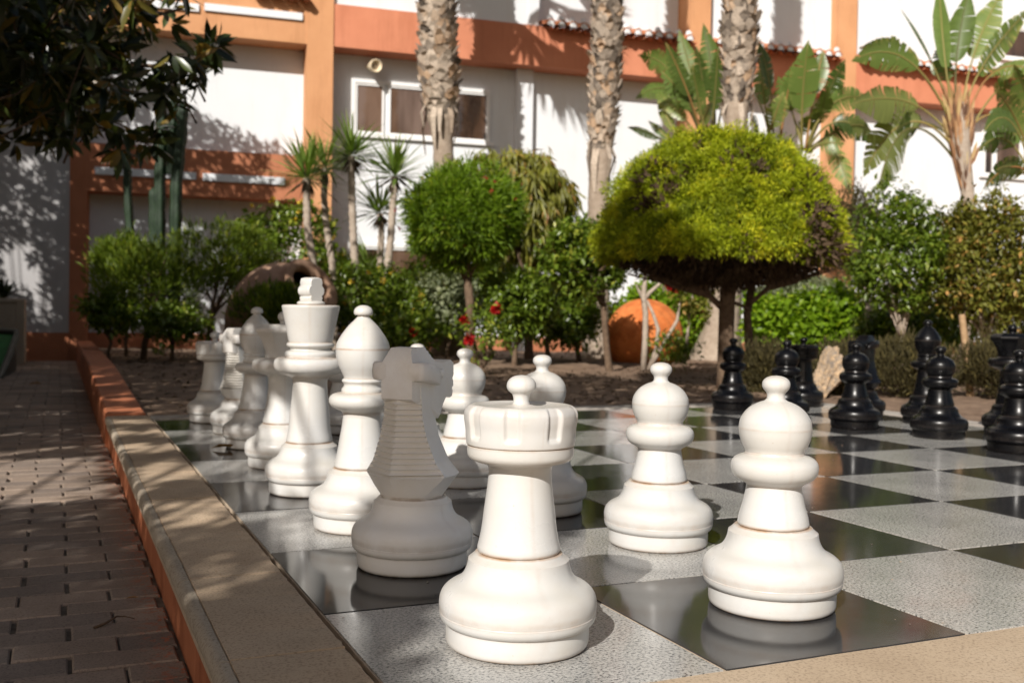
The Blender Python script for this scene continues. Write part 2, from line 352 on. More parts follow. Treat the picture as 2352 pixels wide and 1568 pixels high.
# ================================================================== THE SETTING
# chess board --------------------------------------------------------------
board = empty('chessboard', (4*T, 4*T, 0), 'giant checkered board of polished black and speckled grey granite squares', 'chessboard')
for dark in (0, 1):
    mb = MB()
    for i in range(8):
        for j in range(8):
            if (i+j) % 2 != dark: continue
            g = .0062; x0, x1, y0, y1 = (i-4)*T+g*.5, (i-3)*T-g*.5, (j-4)*T+g*.5, (j-3)*T-g*.5
            dz = RS.uniform(-.0004, .0004)
            mb.box(x0, x1, y0, y1, -.03, dz)
    mb.build('dark_squares' if dark else 'light_squares', MT['gdark'] if dark else MT['glight'], board)
mb = MB(); mb.box(-4*T, 4*T, -4*T, 4*T, -.06, -.0022); mb.build('grout', MT['grout'], board)

# coping kerb along the path: rounded nose, mortared joints, terracotta face
kerb = empty('stone_kerb', (-.2*T, 4*T, 0), 'sand coloured kerb of rounded coping stones on a terracotta plinth between path and chessboard', 'kerb')
def coping(mb, y0, y1, x_in, x_out, zt, th, nose, xn=None):
    n = 8; prof = [(x_in, zt-th), (x_in, zt)]
    for k in range(n+1):
        a = math.pi/2+math.pi*.5*k/n; prof.append((x_out+nose+nose*math.cos(a), zt-nose+nose*math.sin(a)))
    for k in range(1, n+1):
        a = math.pi+math.pi*.5*k/n; prof.append((x_out+nose+nose*math.cos(a), zt-nose+nose*math.sin(a)))
    prof.append((x_out+nose*1.6, zt-2*nose))
    V = [(x, y, z) for y in (y0, y1) for x, z in prof]; k = len(prof)
    F = [(i, (i+1) % k, k+(i+1) % k, k+i) for i in range(k)]; F += [tuple(range(k))[::-1], tuple(range(k, 2*k))]
    mb.add(V, F)
js = [-2.4, -1.45, -.45, .6, 1.62, 2.47, 3.45, 4.45, 5.42, 6.4, 7.4, 8.42]
mb = MB(); me_ = MB()
for a, b in zip(js[:-1], js[1:]):
    zt = .004+RS.uniform(-.001, .001); n_ = 10; ny = max(4, int((b-a)*T/.02))
    ys_ = np.linspace(a*T+.0025, b*T-.0025, ny+1)
    for q, prof in ((mb, [(-.012*T-.004, zt-.05), (-.012*T-.004, zt-.004), (-.012*T-.008, zt), (-.378*T, zt+.0005), (-.3795*T, zt-.002), (-.380*T, zt-.01)]),
                    (me_, [(-.382*T, zt-.01), (-.382*T, zt-.0025), (-.385*T, zt-.0005)]+[(-.3975*T-.0165*math.sin(math.pi*k/n_), zt-.021+.0205*math.cos(math.pi*k/n_)) for k in range(n_+1)]+[(-.385*T, zt-.0425)])):
        V = []; k = len(prof)
        for y_ in ys_:
            e_ = RS.normal(0, .0006)
            for x, z in prof: V.append((x+(e_ if x < -.38*T else 0)+(RS.normal(0, .0012) if x > -.03*T else 0), y_, z+RS.normal(0, .0003)))
        F = [(i*k+j, i*k+j+1, (i+1)*k+j+1, (i+1)*k+j) for i in range(ny) for j in range(k-1)]+[tuple(range(k)), tuple(range(ny*k, ny*k+k))[::-1]]
        q.add(V, F)
me_.build('rounded_nosing', [MT['coping_edge']], kerb, True, 40)
kerb.location = (0, 0, 0)
mb.build('coping_stones', [MT['coping']], kerb, True, 40)
mb = MB(); mb.box(-.425*T+.006, -.012*T-.006, -2.4*T, 8.42*T, -.055, .0005); mb.build('mortar_joints', MT['grout'], kerb)
mb = MB(); mb.box(-.395*T, -.05*T, -2.4*T, 8.5*T, -.3, -.052); mb.build('terracotta_plinth', MT['terra_wall'], kerb)

slab = empty('concrete_edging', (2, -.3, 0), 'sandy concrete edging slab along the near side of the chessboard', 'edging')
slab.location = (0, 0, 0)
mb = MB()
V = []; nx = 60
for i in range(nx+1):
    x = -.005+i*(9.2*T)/nx; e = -.006+RS.uniform(-.003, .003)
    V += [(x, e-1.2, .004), (x, e-.008, .0045), (x, e, -.002), (x, e, -.05)]
F = [(i*4+k, (i+1)*4+k, (i+1)*4+k+1, i*4+k+1) for i in range(nx) for k in range(3)]
mb.add(V, F); mb.build('slab', MT['concrete'], slab, True, 30)
mb = MB(); mb.box(-.005, 9.2*T, -1.25, -.012, -.2, -.003); mb.build('bedding', MT['grout'], slab)

edg = empty('stone_border', (0, 0, 0), 'pale stone border strip along the far sides of the chessboard', 'border')
mb = MB()
for k in range(9):
    mb.box(-.012*T+k*.93*T, -.012*T+(k+1)*.93*T-.005, 8*T+.004, 8.36*T, -.06, .005+RS.uniform(-.001, .001))
for k in range(9):
    mb.box(8*T+.004, 8.36*T, 8*T-(k+1)*.93*T, 8*T-k*.93*T-.005, -.06, .005+RS.uniform(-.001, .001))
mb.build('stones', MT['greystone'], edg, bevel=.003)

# brick path -----------------------------------------------------------------
PZ = -.3*T
mb = MB(); bl, bw, g = .40*T, .20*T, .0022
y = -3.2*T; row = 0; tones = []
while y < 27.3*T:
    x = -.40*T-g-(row % 2)*bl*.5-RS.uniform(0, .01)
    if row % 2: spans = [(x+0, -.40*T-g)]
    else: spans = []
    while x > -6.2*T: spans.append((x-bl+RS.uniform(.001, .004), x-RS.uniform(.003, .007))); x -= bl+RS.uniform(-.004, .004)
    for a, b in spans:
        z = PZ+RS.uniform(-.0018, .0018); e = .0035; tl = RS.uniform(-.001, .001)
        y0, y1 = y+g*.5+RS.uniform(0, .0015), y+bw-g*.5+RS.uniform(-.0015, 0)
        V = [(a, y0, z-.03), (b, y0, z-.03), (b, y1, z-.03), (a, y1, z-.03), (a, y0, z-e), (b, y0, z-e), (b, y1, z-e), (a, y1, z-e),
             (a+e, y0+e, z+tl), (b-e, y0+e, z-tl), (b-e, y1-e, z-tl), (a+e, y1-e, z+tl)]
        F = [(4, 5, 9, 8), (5, 6, 10, 9), (6, 7, 11, 10), (7, 4, 8, 11), (8, 9, 10, 11), (0, 1, 5, 4), (1, 2, 6, 5), (2, 3, 7, 6), (3, 0, 4, 7)]
        mb.add(V, F); tones += [RS.rand()]*12
    y += bw; row += 1
path = mb.build('path', MT['paver']); a_ = path.data.attributes.new('tone', 'FLOAT', 'POINT'); a_.data.foreach_set('value', tones); tag(path, 'brown brick path in running bond along the kerb', kind='structure')
mb = MB(); mb.box(-6.4*T, -.36*T, -3.3*T, 27.6*T, PZ-.08, PZ-.009); tag(mb.build('path_bedding', MT['sand']), kind='structure')

# garden soil and the ground to the horizon -------------------------------------
gx = np.concatenate([np.arange(-.36*T, 8.3, .09), np.arange(8.3, 26, .5)]); gy = np.concatenate([np.arange(-1.2, 14.6, .09), np.arange(14.6, 20, .5)])
X, Y = np.meshgrid(gx, gy, indexing='ij')
Z = -.012+.012*np.sin(X*3.1+Y*1.3)*np.sin(Y*2.2)+RS.normal(0, .006, X.shape)
Z += .05*np.exp(-((Y-9.3)/1.4)**2)*(X > 1)
inside = (X < 8.33*T) & (Y < 8.33*T); Z[inside] = -.09
near = (X < 8.75*T) & (Y < 8.75*T) & ~inside; Z[near] = np.minimum(Z[near], -.008)
V = np.stack([X, Y, Z], -1).reshape(-1, 3); a, b = X.shape
F = [(i*b+j, (i+1)*b+j, (i+1)*b+j+1, i*b+j+1) for i in range(a-1) for j in range(b-1)]
soil = put('soil', mesh('soil', V, F, True), MT['soil']); tag(soil, kind='structure')
mb = MB(); mb.add([(-200, -200, PZ-.1), (200, -200, PZ-.1), (200, 250, PZ-.1), (-200, 250, PZ-.1)], [(0, 1, 2, 3)])
tag(mb.build('ground', MT['soil']), kind='structure')

# low terracotta wall beyond the kerb
lw = MB(); st = [(8.44, .03), (11, .10), (14.6, .21), (20, .24), (26.6, .26)]
V = []
for y_, z_ in st:
    V += [(-.42*T, y_*T, PZ-.05), (-.42*T, y_*T, z_*T-.008), (-.40*T, y_*T, z_*T), (-.06*T, y_*T, z_*T), (-.04*T, y_*T, z_*T-.008), (-.04*T, y_*T, PZ-.05)]
F = [(i*6+k, (i+1)*6+k, (i+1)*6+k+1, i*6+k+1) for i in range(len(st)-1) for k in range(5)]+[(0, 1, 2, 3, 4, 5)]
lw.add(V, F); tag(lw.build('low_wall', MT['terra_wall'], smooth=False), 'low terracotta painted wall running on from the stone kerb towards the building', 'wall')

# ================================================================== BUILDING
FA = YAW+math.atan((8560-1176)/F2)
fu = np.array([math.sin(FA), math.cos(FA), 0.]); fn = np.array([-math.cos(FA)*-1*-1, 0, 0])
fn = np.cross(fu, [0, 0, 1.]); fn = -fn if fn@(-FW) < 0 else fn
FO = CT+28.5*(FW+RT*(120-1176)/F2); FO[2] = 0
def fs(px, off=0.0):
    """distance along the facade (squares) at image column px on the plane off squares in front"""
    d = FW+RT*(px-1176)/F2; o = FO+fn*off
    t = ((o-CT)@fn)/(d@fn); return (CT+t*d-o)@fu
def fz(px, py, off=0.0):
    d = FW+RT*(px-1176)/F2+UP*(784-py)/F2; o = FO+fn*off
    t = ((o-CT)@fn)/(d@fn); return (CT+t*d)[2]
def fw_(s, off, z): p = FO+fu*s+fn*off; return (p[0]*T, p[1]*T, z*T)
def fbox(mb, s0, s1, z0, z1, o0, o1, m=0):
    V = [fw_(s, o, z) for z in (z0, z1) for o in (o0, o1) for s in (s0, s1)]
    mb.add(V, [(0,2,3,1), (4,5,7,6), (0,1,5,4), (1,3,7,5), (3,2,6,7), (2,0,4,6)], m)
B = empty('hotel_building', tuple(v for v in fw_(18, 0, -.3)), 'white and orange hotel building filling the whole background', 'building')
BI = Matrix.Translation(B.location).inverted()
def fb(name, mat, boxes, parent=None, bevel=0):
    mb = MB()
    for b_ in boxes: fbox(mb, *b_)
    mb.V = [tuple(BI @ Vector(v)) for v in mb.V]
    return mb.build(name, mat, parent or B, bevel=bevel)
GZ = -.45; TOP = 22; REC = -.85
sA0, sA1 = fs(158), fs(197); sB0, sB1 = fs(697), fs(757); sC0, sC1 = fs(1570), fs(1616); sD0, sD1 = fs(1905), fs(1950); sEnd = fs(2352)+14
zl0, zl1 = fz(655, 460), fz(690, 358); zu0, zu1 = fz(697, 101), fz(700, -2)
zs0, zs1 = fz(1000, 129), fz(965, 30)
fb('side_wall', MT['shade_toned_wall'], [(-22, sA0, GZ, TOP, -3, -.02)])
fb('rear_wall', MT['white_wall'], [(-22, sB0+.2, GZ, zu1, -1.6, REC)])
fb('central_wall', MT['white_wall'], [(sB1-.2, sEnd, GZ, zs0+.3, -1.6, REC)])
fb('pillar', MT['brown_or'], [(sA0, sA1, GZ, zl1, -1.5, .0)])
fb('pillar', MT['tan_wall'], [(sB0, sB1, GZ, TOP, -1.5, .03)])
fb('pillar', MT['tan_wall'], [(sC0, sC1, GZ, TOP, -1.5, .03)])
fb('pillar', MT['tan_wall'], [(sD0, sD1, GZ, TOP, -1.5, .03)])
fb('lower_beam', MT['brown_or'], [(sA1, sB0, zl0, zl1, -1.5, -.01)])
fb('upper_beam', MT['tan_wall'], [(-22, sB0, zu0, zu1, -1.5, .015)])
fb('salmon_band', MT['salmon'], [(sB1, sC0, zs0, zs1, -1.5, -.01), (sC1, sD0, zs0, zs1, -1.5, -.01), (sD1, sEnd, zs0, zs1, -1.5, -.01)])
s12 = fs(1200, -.15)
fb('parapet', MT['white_wall'], [(sB1, s12, zs1, zs1+4, -1.2, -.12)])
fb('upper_wall', MT['white_wall'], [(s12+.5, sC0, zs1-.1, TOP, -2.4, -.9), (sC1, sD0, zs1-.1, TOP, -1.4, -.35), (sD1, sEnd, zs1-.1, TOP, -1.4, -.35), (-22, sB0, zu1-.1, TOP, -1.4, -.4), (sB1, s12+.5, zs1+4, TOP, -1.4, -.5)])
fb('pillar', MT['white_wall'], [(s12, s12+.36, zs1, TOP, -1.4, -.10)])
sw = fs(1178, REC+.3)
fb('pillar', MT['white_wall'], [(sw, fs(1215, REC+.3), GZ, zs0, REC, REC+.3)])
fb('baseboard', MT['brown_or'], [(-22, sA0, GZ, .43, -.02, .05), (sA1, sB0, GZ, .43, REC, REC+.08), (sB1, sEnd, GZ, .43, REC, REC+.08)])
for a_, b_, pxr, t0, t1 in ((300, 450, 440, 10, 28), (462, 686, 680, 31, 48)):
    z0, z1 = fz(pxr, t1), fz(pxr, t0); fb('white_plank', MT['white_wall'], [(fs(a_), fs(b_), z0, z1, .015, .09)], bevel=.006)
for a_, b_, pxr, t0, t1 in ((215, 447, 440, 396, 413), (462, 650, 640, 408, 425)):
    z0, z1 = fz(pxr, t1), fz(pxr, t0); fb('white_plank', MT['white_wall'], [(fs(a_), fs(b_), z0, z1, -.01, .07)], bevel=.006)
def window(px0, px1, pt, pb, off, splits, name='window', surround=.22, glass=None):
    s0, s1 = fs(px0, off), fs(px1, off); pm = (px0+px1)/2
    z0, z1 = fz(px0, pb, off), fz(px0, pt, off)
    w_ = fb(name, MT['upvc'], [(s0, s1, z1, z1+surround*.5, off, off+.10), (s0-surround*.6, s0, z0, z1+surround*.5, off, off+.10), (s1, s1+surround*.25, z0, z1+surround*.5, off, off+.10), (s0-.2, s1+.2, z0-.12, z0, off, off+.12)])
    W_ = Matrix.Identity(4)
    def child(nm, mat, bx):
        return fb(nm, mat, bx, B)
    mb = MB()
    for (a_, b_) in splits:
        x0, x1 = fs(a_, off), fs(b_, off); e = .065
        for bx in ((x0, x1, z0, z0+e), (x0, x1, z1-e, z1), (x0, x0+e, z0+e, z1-e), (x1-e, x1, z0+e, z1-e)): fbox(mb, *bx, off+.005, off+.07)
    mb.V = [tuple(BI @ Vector(v)) for v in mb.V]; mb.build('frame', MT['upvc'], w_)
    for (a_, b_) in splits:
        x0, x1 = fs(a_, off), fs(b_, off)
        mb = MB(); fbox(mb, x0+.065, x1-.065, z0+.065, z1-.065, off+.01, off+.03); mb.V = [tuple(BI @ Vector(v)) for v in mb.V]; mb.build('pane', MT['glass'], w_)
    return w_
window(808, 1112, 190, 305, REC, [(808, 874), (884, 1112)])
window(2285, 2420, 62, 130, -.35, [(2285, 2420)])
window(2246, 2420, 290, 400, REC, [(2246, 2268), (2272, 2330), (2334, 2420)])
window(802, 1010, 566, 660, REC, [(802, 880), (886, 1010)])
# barrel tile copings on the band
def tiles(s0, s1, zt):
    mb = MB(); mm = MB(); p = .36; n = int((s1-s0)/p); 
    for i in range(n):
        c = s0+(i+.5)*(s1-s0)/n; r = p*.47; seg = 7
        for (m_, rr, o0, o1, dz) in ((mb, r, -.75, .42, 0), (mm, r*.66, .30, .425, -.03)):
            V = []
            for o, zz in ((o0, .26), (o1, .02)):
                for k in range(seg+1):
                    a = math.pi*k/seg; V.append(fw_(c+rr*math.cos(a), o, zt+zz+dz+rr*math.sin(a)))
                for k in range(seg+1):
                    a = math.pi*k/seg; q = .8 if m_ is mb else .05; V.append(fw_(c+rr*q*math.cos(a), o, zt+zz+dz+rr*q*math.sin(a)))
            K = seg+1; F = []
            for k in range(seg): F += [(k, k+1, 2*K+k+1, 2*K+k), (K+k+1, K+k, 3*K+k, 3*K+k+1), (2*K+k, 2*K+k+1, 3*K+k+1, 3*K+k)]
            m_.add(V, F)
        # trough tile between barrels
        V = []
        for o, zz in ((-.75, .12), (.36, -.10)):
            for k in range(5):
                a = math.pi+math.pi*k/4; V.append(fw_(c+p*.5+r*.7*math.cos(a), o, zt+zz+.08+r*.7*math.sin(a)))
        mb.add(V, [(k, k+1, 6+k, 5+k) for k in range(4)])
    for q, nm, mt_ in ((mb, 'roof_tiles', 'tile'), (mm, 'tile_mortar', 'mortar')):
        q.V = [tuple(BI @ Vector(v)) for v in q.V]; q.build(nm, MT[mt_], B, True, 50)
tiles(s12+.4, sC0, zs1-.05); tiles(sC1, sD0, zs1-.05); tiles(sD1, sEnd-6, zs1-.05)
tiles(fs(560), sB0, zu1-.05)

# round cream alarm siren on the wall
sir = empty('wall_siren', fw_(fs(846, REC+.32), REC+.32, fz(846, 152, REC+.32)), 'round cream coloured siren mounted above the window', 'siren')
def orient(o, zaxis): o.rotation_euler = Vector(zaxis).to_track_quat('Z', 'Y').to_euler()
mb = MB(); rs_ = mpx(15, 31)
def ring(mb, prof, n=24, m=0):
    V = []; 
    for r_, z_ in prof:
        for j in range(n): a = 2*math.pi*j/n; V.append((r_*math.cos(a), r_*math.sin(a), z_))
    F = [(i*n+j, i*n+(j+1) % n, (i+1)*n+(j+1) % n, (i+1)*n+j) for i in range(len(prof)-1) for j in range(n)]
    mb.add(V, F, m)
ring(mb, [(0, 0), (rs_*.8, 0), (rs_*.85, .05), (rs_, .12), (rs_*1.02, .16), (rs_*.9, .165), (rs_*.62, .13), (rs_*.6, .10)]); mb.build('horn', MT['cream'], sir, True, 40)
mb = MB(); mb.tube([(0, 0, -.2), (0, 0, .01)], [.03, .03], 10); mb.build('bracket', MT['cream'], sir, True, 40)
mb = MB(); ring(mb, [(rs_*.6, .10), (rs_*.4, .115), (0.001, .12)]); mb.build('grille', MT['beige'], sir, True, 40)
orient(sir, fn*1.0+np.array([.25, 0, -.15]))

# ================================================================== CHESS PIECES
def catmull(pts, step=.006):
    """pts (z, r, sharp) -> dense rows; curves through soft points, corners at sharp ones"""
    out = []; n = len(pts)
    for i in range(n-1):
        p1 = np.array(pts[i][:2]); p2 = np.array(pts[i+1][:2])
        s1 = len(pts[i]) > 2; s2 = len(pts[i+1]) > 2
        p0 = np.array(pts[i-1][:2]) if i > 0 and not s1 else p1-(p2-p1)
        p3 = np.array(pts[i+2][:2]) if i < n-2 and not s2 else p2+(p2-p1)
        k = max(1, int(math.ceil(np.linalg.norm(p2-p1)/step)))
        # centripetal tangents scaled to segment length
        d = np.linalg.norm(p2-p1)
        def tg(a, b, c):
            da = np.linalg.norm(b-a)+1e-9; db = np.linalg.norm(c-b)+1e-9
            v = ((b-a)/da*db+(c-b)/db*da)/(da+db); return v*d
        t1 = tg(p0, p1, p2); t2 = tg(p1, p2, p3)
        for q in range(k):
            t = q/k; h = (2*t**3-3*t**2+1)*p1+(t**3-2*t**2+t)*t1+(-2*t**3+3*t**2)*p2+(t**3-t**2)*t2
            out.append(h)
    out.append(np.array(pts[-1][:2])); return np.array(out)
def lathe(name, pts, mat, parent, n=72, stains=(), fr=None, sharp=32, basestain=0.0):
    rows = catmull(pts); V = []; S = []
    for z, r in rows:
        st = basestain
        for zs, wd, amt in stains: st = max(st, amt*math.exp(-((z-zs)/wd)**2))
        for j in range(n):
            a = 2*math.pi*j/n; rr = max(r, .0004); zz = z
            if fr: rr, zz = fr(a, z, rr)
            V.append((rr*math.cos(a)*T, rr*math.sin(a)*T, zz*T)); S.append(max(st, .16 if j in (int(n*.715), int(n*.215)) else 0))
    k = len(rows)
    F = [(i*n+j, i*n+(j+1) % n, (i+1)*n+(j+1) % n, (i+1)*n+j) for i in range(k-1) for j in range(n)]
    F.append(tuple((k-1)*n+j for j in range(n))); F.append(tuple(range(n))[::-1])
    me = mesh(name, V, F, True, sharp)
    a_ = me.attributes.new('stain', 'FLOAT', 'POINT'); a_.data.foreach_set('value', S)
    return put(name, me, mat, parent)
s = 'S'
BASE = [(0, .218, s), (.004, .226), (.014, .2315), (.03, .233), (.071, .233, s), (.0735, .2335, s), (.077, .241), (.084, .249), (.094, .2535), (.108, .2555, s), (.11, .2545, s), (.13, .2570), (.148, .2558),
        (.161, .2525), (.173, .2465), (.183, .2375), (.192, .2255), (.199, .2125), (.205, .2015), (.213, .1910), (.224, .1815), (.238, .1735), (.252, .1685), (.266, .1655), (.2765, .1640, s), (.2805, .1585), (.287, .151), (.293, .145), (.2975, .141), (.299, .136, s), (.2985, .125)]
BST = [(.002, .006, .9), (.074, .003, .45), (.109, .004, .35), (.122, .012, .26), (.155, .02, .10), (.02, .02, .12), (.285, .01, .15), (.299, .004, .9)]
ROOK_B = [(.2995, .120, s), (.3005, .132, s), (.306, .1345), (.318, .1345), (.330, .1315), (.365, .1245), (.44, .115), (.52, .105), (.55, .1025), (.568, .1025), (.578, .105), (.584, .113), (.589, .128), (.5935, .145, s), (.598, .158), (.604, .166), (.613, .1715), (.622, .173), (.643, .1735, s), (.6465, .169, s)]
ROOK_C = [(.6455, .169, s), (.649, .1755, s), (.655, .1765), (.70, .1800), (.738, .1850), (.753, .1840), (.764, .1785), (.772, .170), (.776, .160), (.7765, .15), (.772, .12), (.770, .09), (.772, .05), (.776, .03, s)]
KNOB_R = [(.774, .031, s), (.780, .0275), (.80, .0265), (.810, .030), (.819, .041), (.829, .0475), (.838, .048), (.850, .045), (.861, .036), (.869, .020), (.872, .001, s)]
PAWN_B = [(.2995, .118, s), (.3005, .128, s), (.306, .1305), (.318, .1295), (.38, .114), (.43, .1035), (.449, .1008, s), (.453, .104), (.462, .117), (.474, .138), (.486, .1505), (.502, .158), (.518, .160), (.535, .157), (.549, .1465), (.558, .131), (.563, .116), (.566, .1095, s), (.574, .107, s)]
PAWN_H = [(.572, .1065, s), (.579, .1085), (.60, .120), (.63, .130), (.66, .1338, s), (.663, .1338, s), (.69, .1295), (.715, .1165), (.735, .099), (.75, .077), (.759, .057), (.765, .041), (.771, .0345, s)]
PAWN_K = [(.769, .0345, s), (.782, .0325), (.792, .0345), (.803, .043), (.813, .0495), (.826, .0515), (.838, .048), (.849, .037), (.856, .019), (.858, .001, s)]
BISH_B = [(.2995, .120, s), (.3005, .132, s), (.306, .1345), (.318, .133), (.35, .1255), (.44, .110), (.53, .0965), (.557, .0945), (.572, .097), (.582, .110), (.592, .133), (.602, .149), (.616, .161), (.633, .1648), (.649, .161), (.661, .149), (.668, .130), (.671, .113, s), (.673, .103, s), (.682, .1035), (.691, .1015), (.699, .094), (.709, .0915), (.718, .0945), (.727, .1015), (.735, .1005), (.741, .093, s)]
BISH_H = [(.740, .091, s), (.748, .0925), (.775, .105), (.80, .1175), (.835, .129), (.865, .1335), (.887, .1345, s), (.890, .1345, s), (.915, .1295), (.945, .115), (.975, .095), (1.005, .072), (1.028, .049), (1.04, .037), (1.047, .031, s)]
BISH_K = [(1.045, .031, s), (1.053, .0285), (1.056, .030, s), (1.058, .043), (1.064, .0465), (1.078, .0465), (1.090, .041), (1.100, .029), (1.106, .012), (1.107, .001, s)]
KING_B = [(.2995, .120, s), (.3005, .133, s), (.308, .1355), (.318, .1345), (.36, .1265), (.485, .1145), (.61, .1025), (.652, .1005), (.672, .104), (.685, .116), (.697, .146), (.709, .176), (.722, .197), (.738, .2085), (.757, .213), (.775, .211), (.788, .205), (.797, .193), (.801, .172, s), (.802, .150, s), (.806, .148), (.814, .1505), (.827, .1505), (.837, .144), (.842, .129), (.845, .119, s), (.852, .118), (.858, .123), (.863, .134), (.870, .1405), (.880, .1405), (.888, .134), (.891, .126, s)]
KING_C = [(.889, .126, s), (.896, .128), (.99, .147), (1.085, .167), (1.097, .1695), (1.105, .169), (1.110, .164), (1.112, .15, s), (1.1125, .085, s), (1.1125, .077, s), (1.117, .0815), (1.127, .0815), (1.132, .074), (1.133, .001, s)]
QUEEN_B = KING_B[:19]; QUEEN_B = [(z-(.055 if z > .4 else 0), r*1.0, *q) for z, r, *q in KING_B[:19]]
QUEEN_B = [p for p in QUEEN_B if not (.4 < p[0] < .45)]+[(.748, .138, s), (.752, .134), (.757, .128, s)]
QUEEN_C = [(.755, .127, s), (.78, .128), (.82, .136), (.87, .154), (.905, .174), (.925, .189, s), (.935, .195), (.945, .195, s), (.955, .191), (.972, .170), (.983, .150, s), (.984, .06), (.985, .035, s)]
QUEEN_K = [(.983, .035, s), (.99, .0285), (1.003, .0275), (1.014, .033), (1.024, .0405), (1.036, .0425), (1.050, .040), (1.062, .031), (1.071, .015), (1.073, .001, s)]
def rookfr(a, z, r):
    if .668 < z < .7655:
        q = (a/(math.pi/4)) % 1.0; q = min(q, 1-q)*2*math.pi/8
        if q < R(9):
            k = min(1, (z-.668)/.012)*min(1, (R(9)-q)/R(3.6)); k = k*k*(3-2*k); r -= .0105*max(0, k)
    elif z >= .7655 and r > .15:
        q = (a/(math.pi/4)) % 1.0; q = min(q, 1-q)*2*math.pi/8
        if q < R(9): k = min(1, (R(9)-q)/R(3.6)); r -= .0105*k*k*(3-2*k)*max(0, min(1, (r-.15)/.03))
    return r, z
def queenfr(a, z, r):
    if z > .80 and r > .12:
        k = min(1, (z-.80)/.1); q = ((a/(math.pi/4)) % 1.0)-.5; f = math.cos(R(22.5))/math.cos(q*math.pi/4)
        r *= 1+(f*1.035-1)*k
        if .93 < z < .99: z -= .008*(1-abs(2*q))*0+0
    return r, z
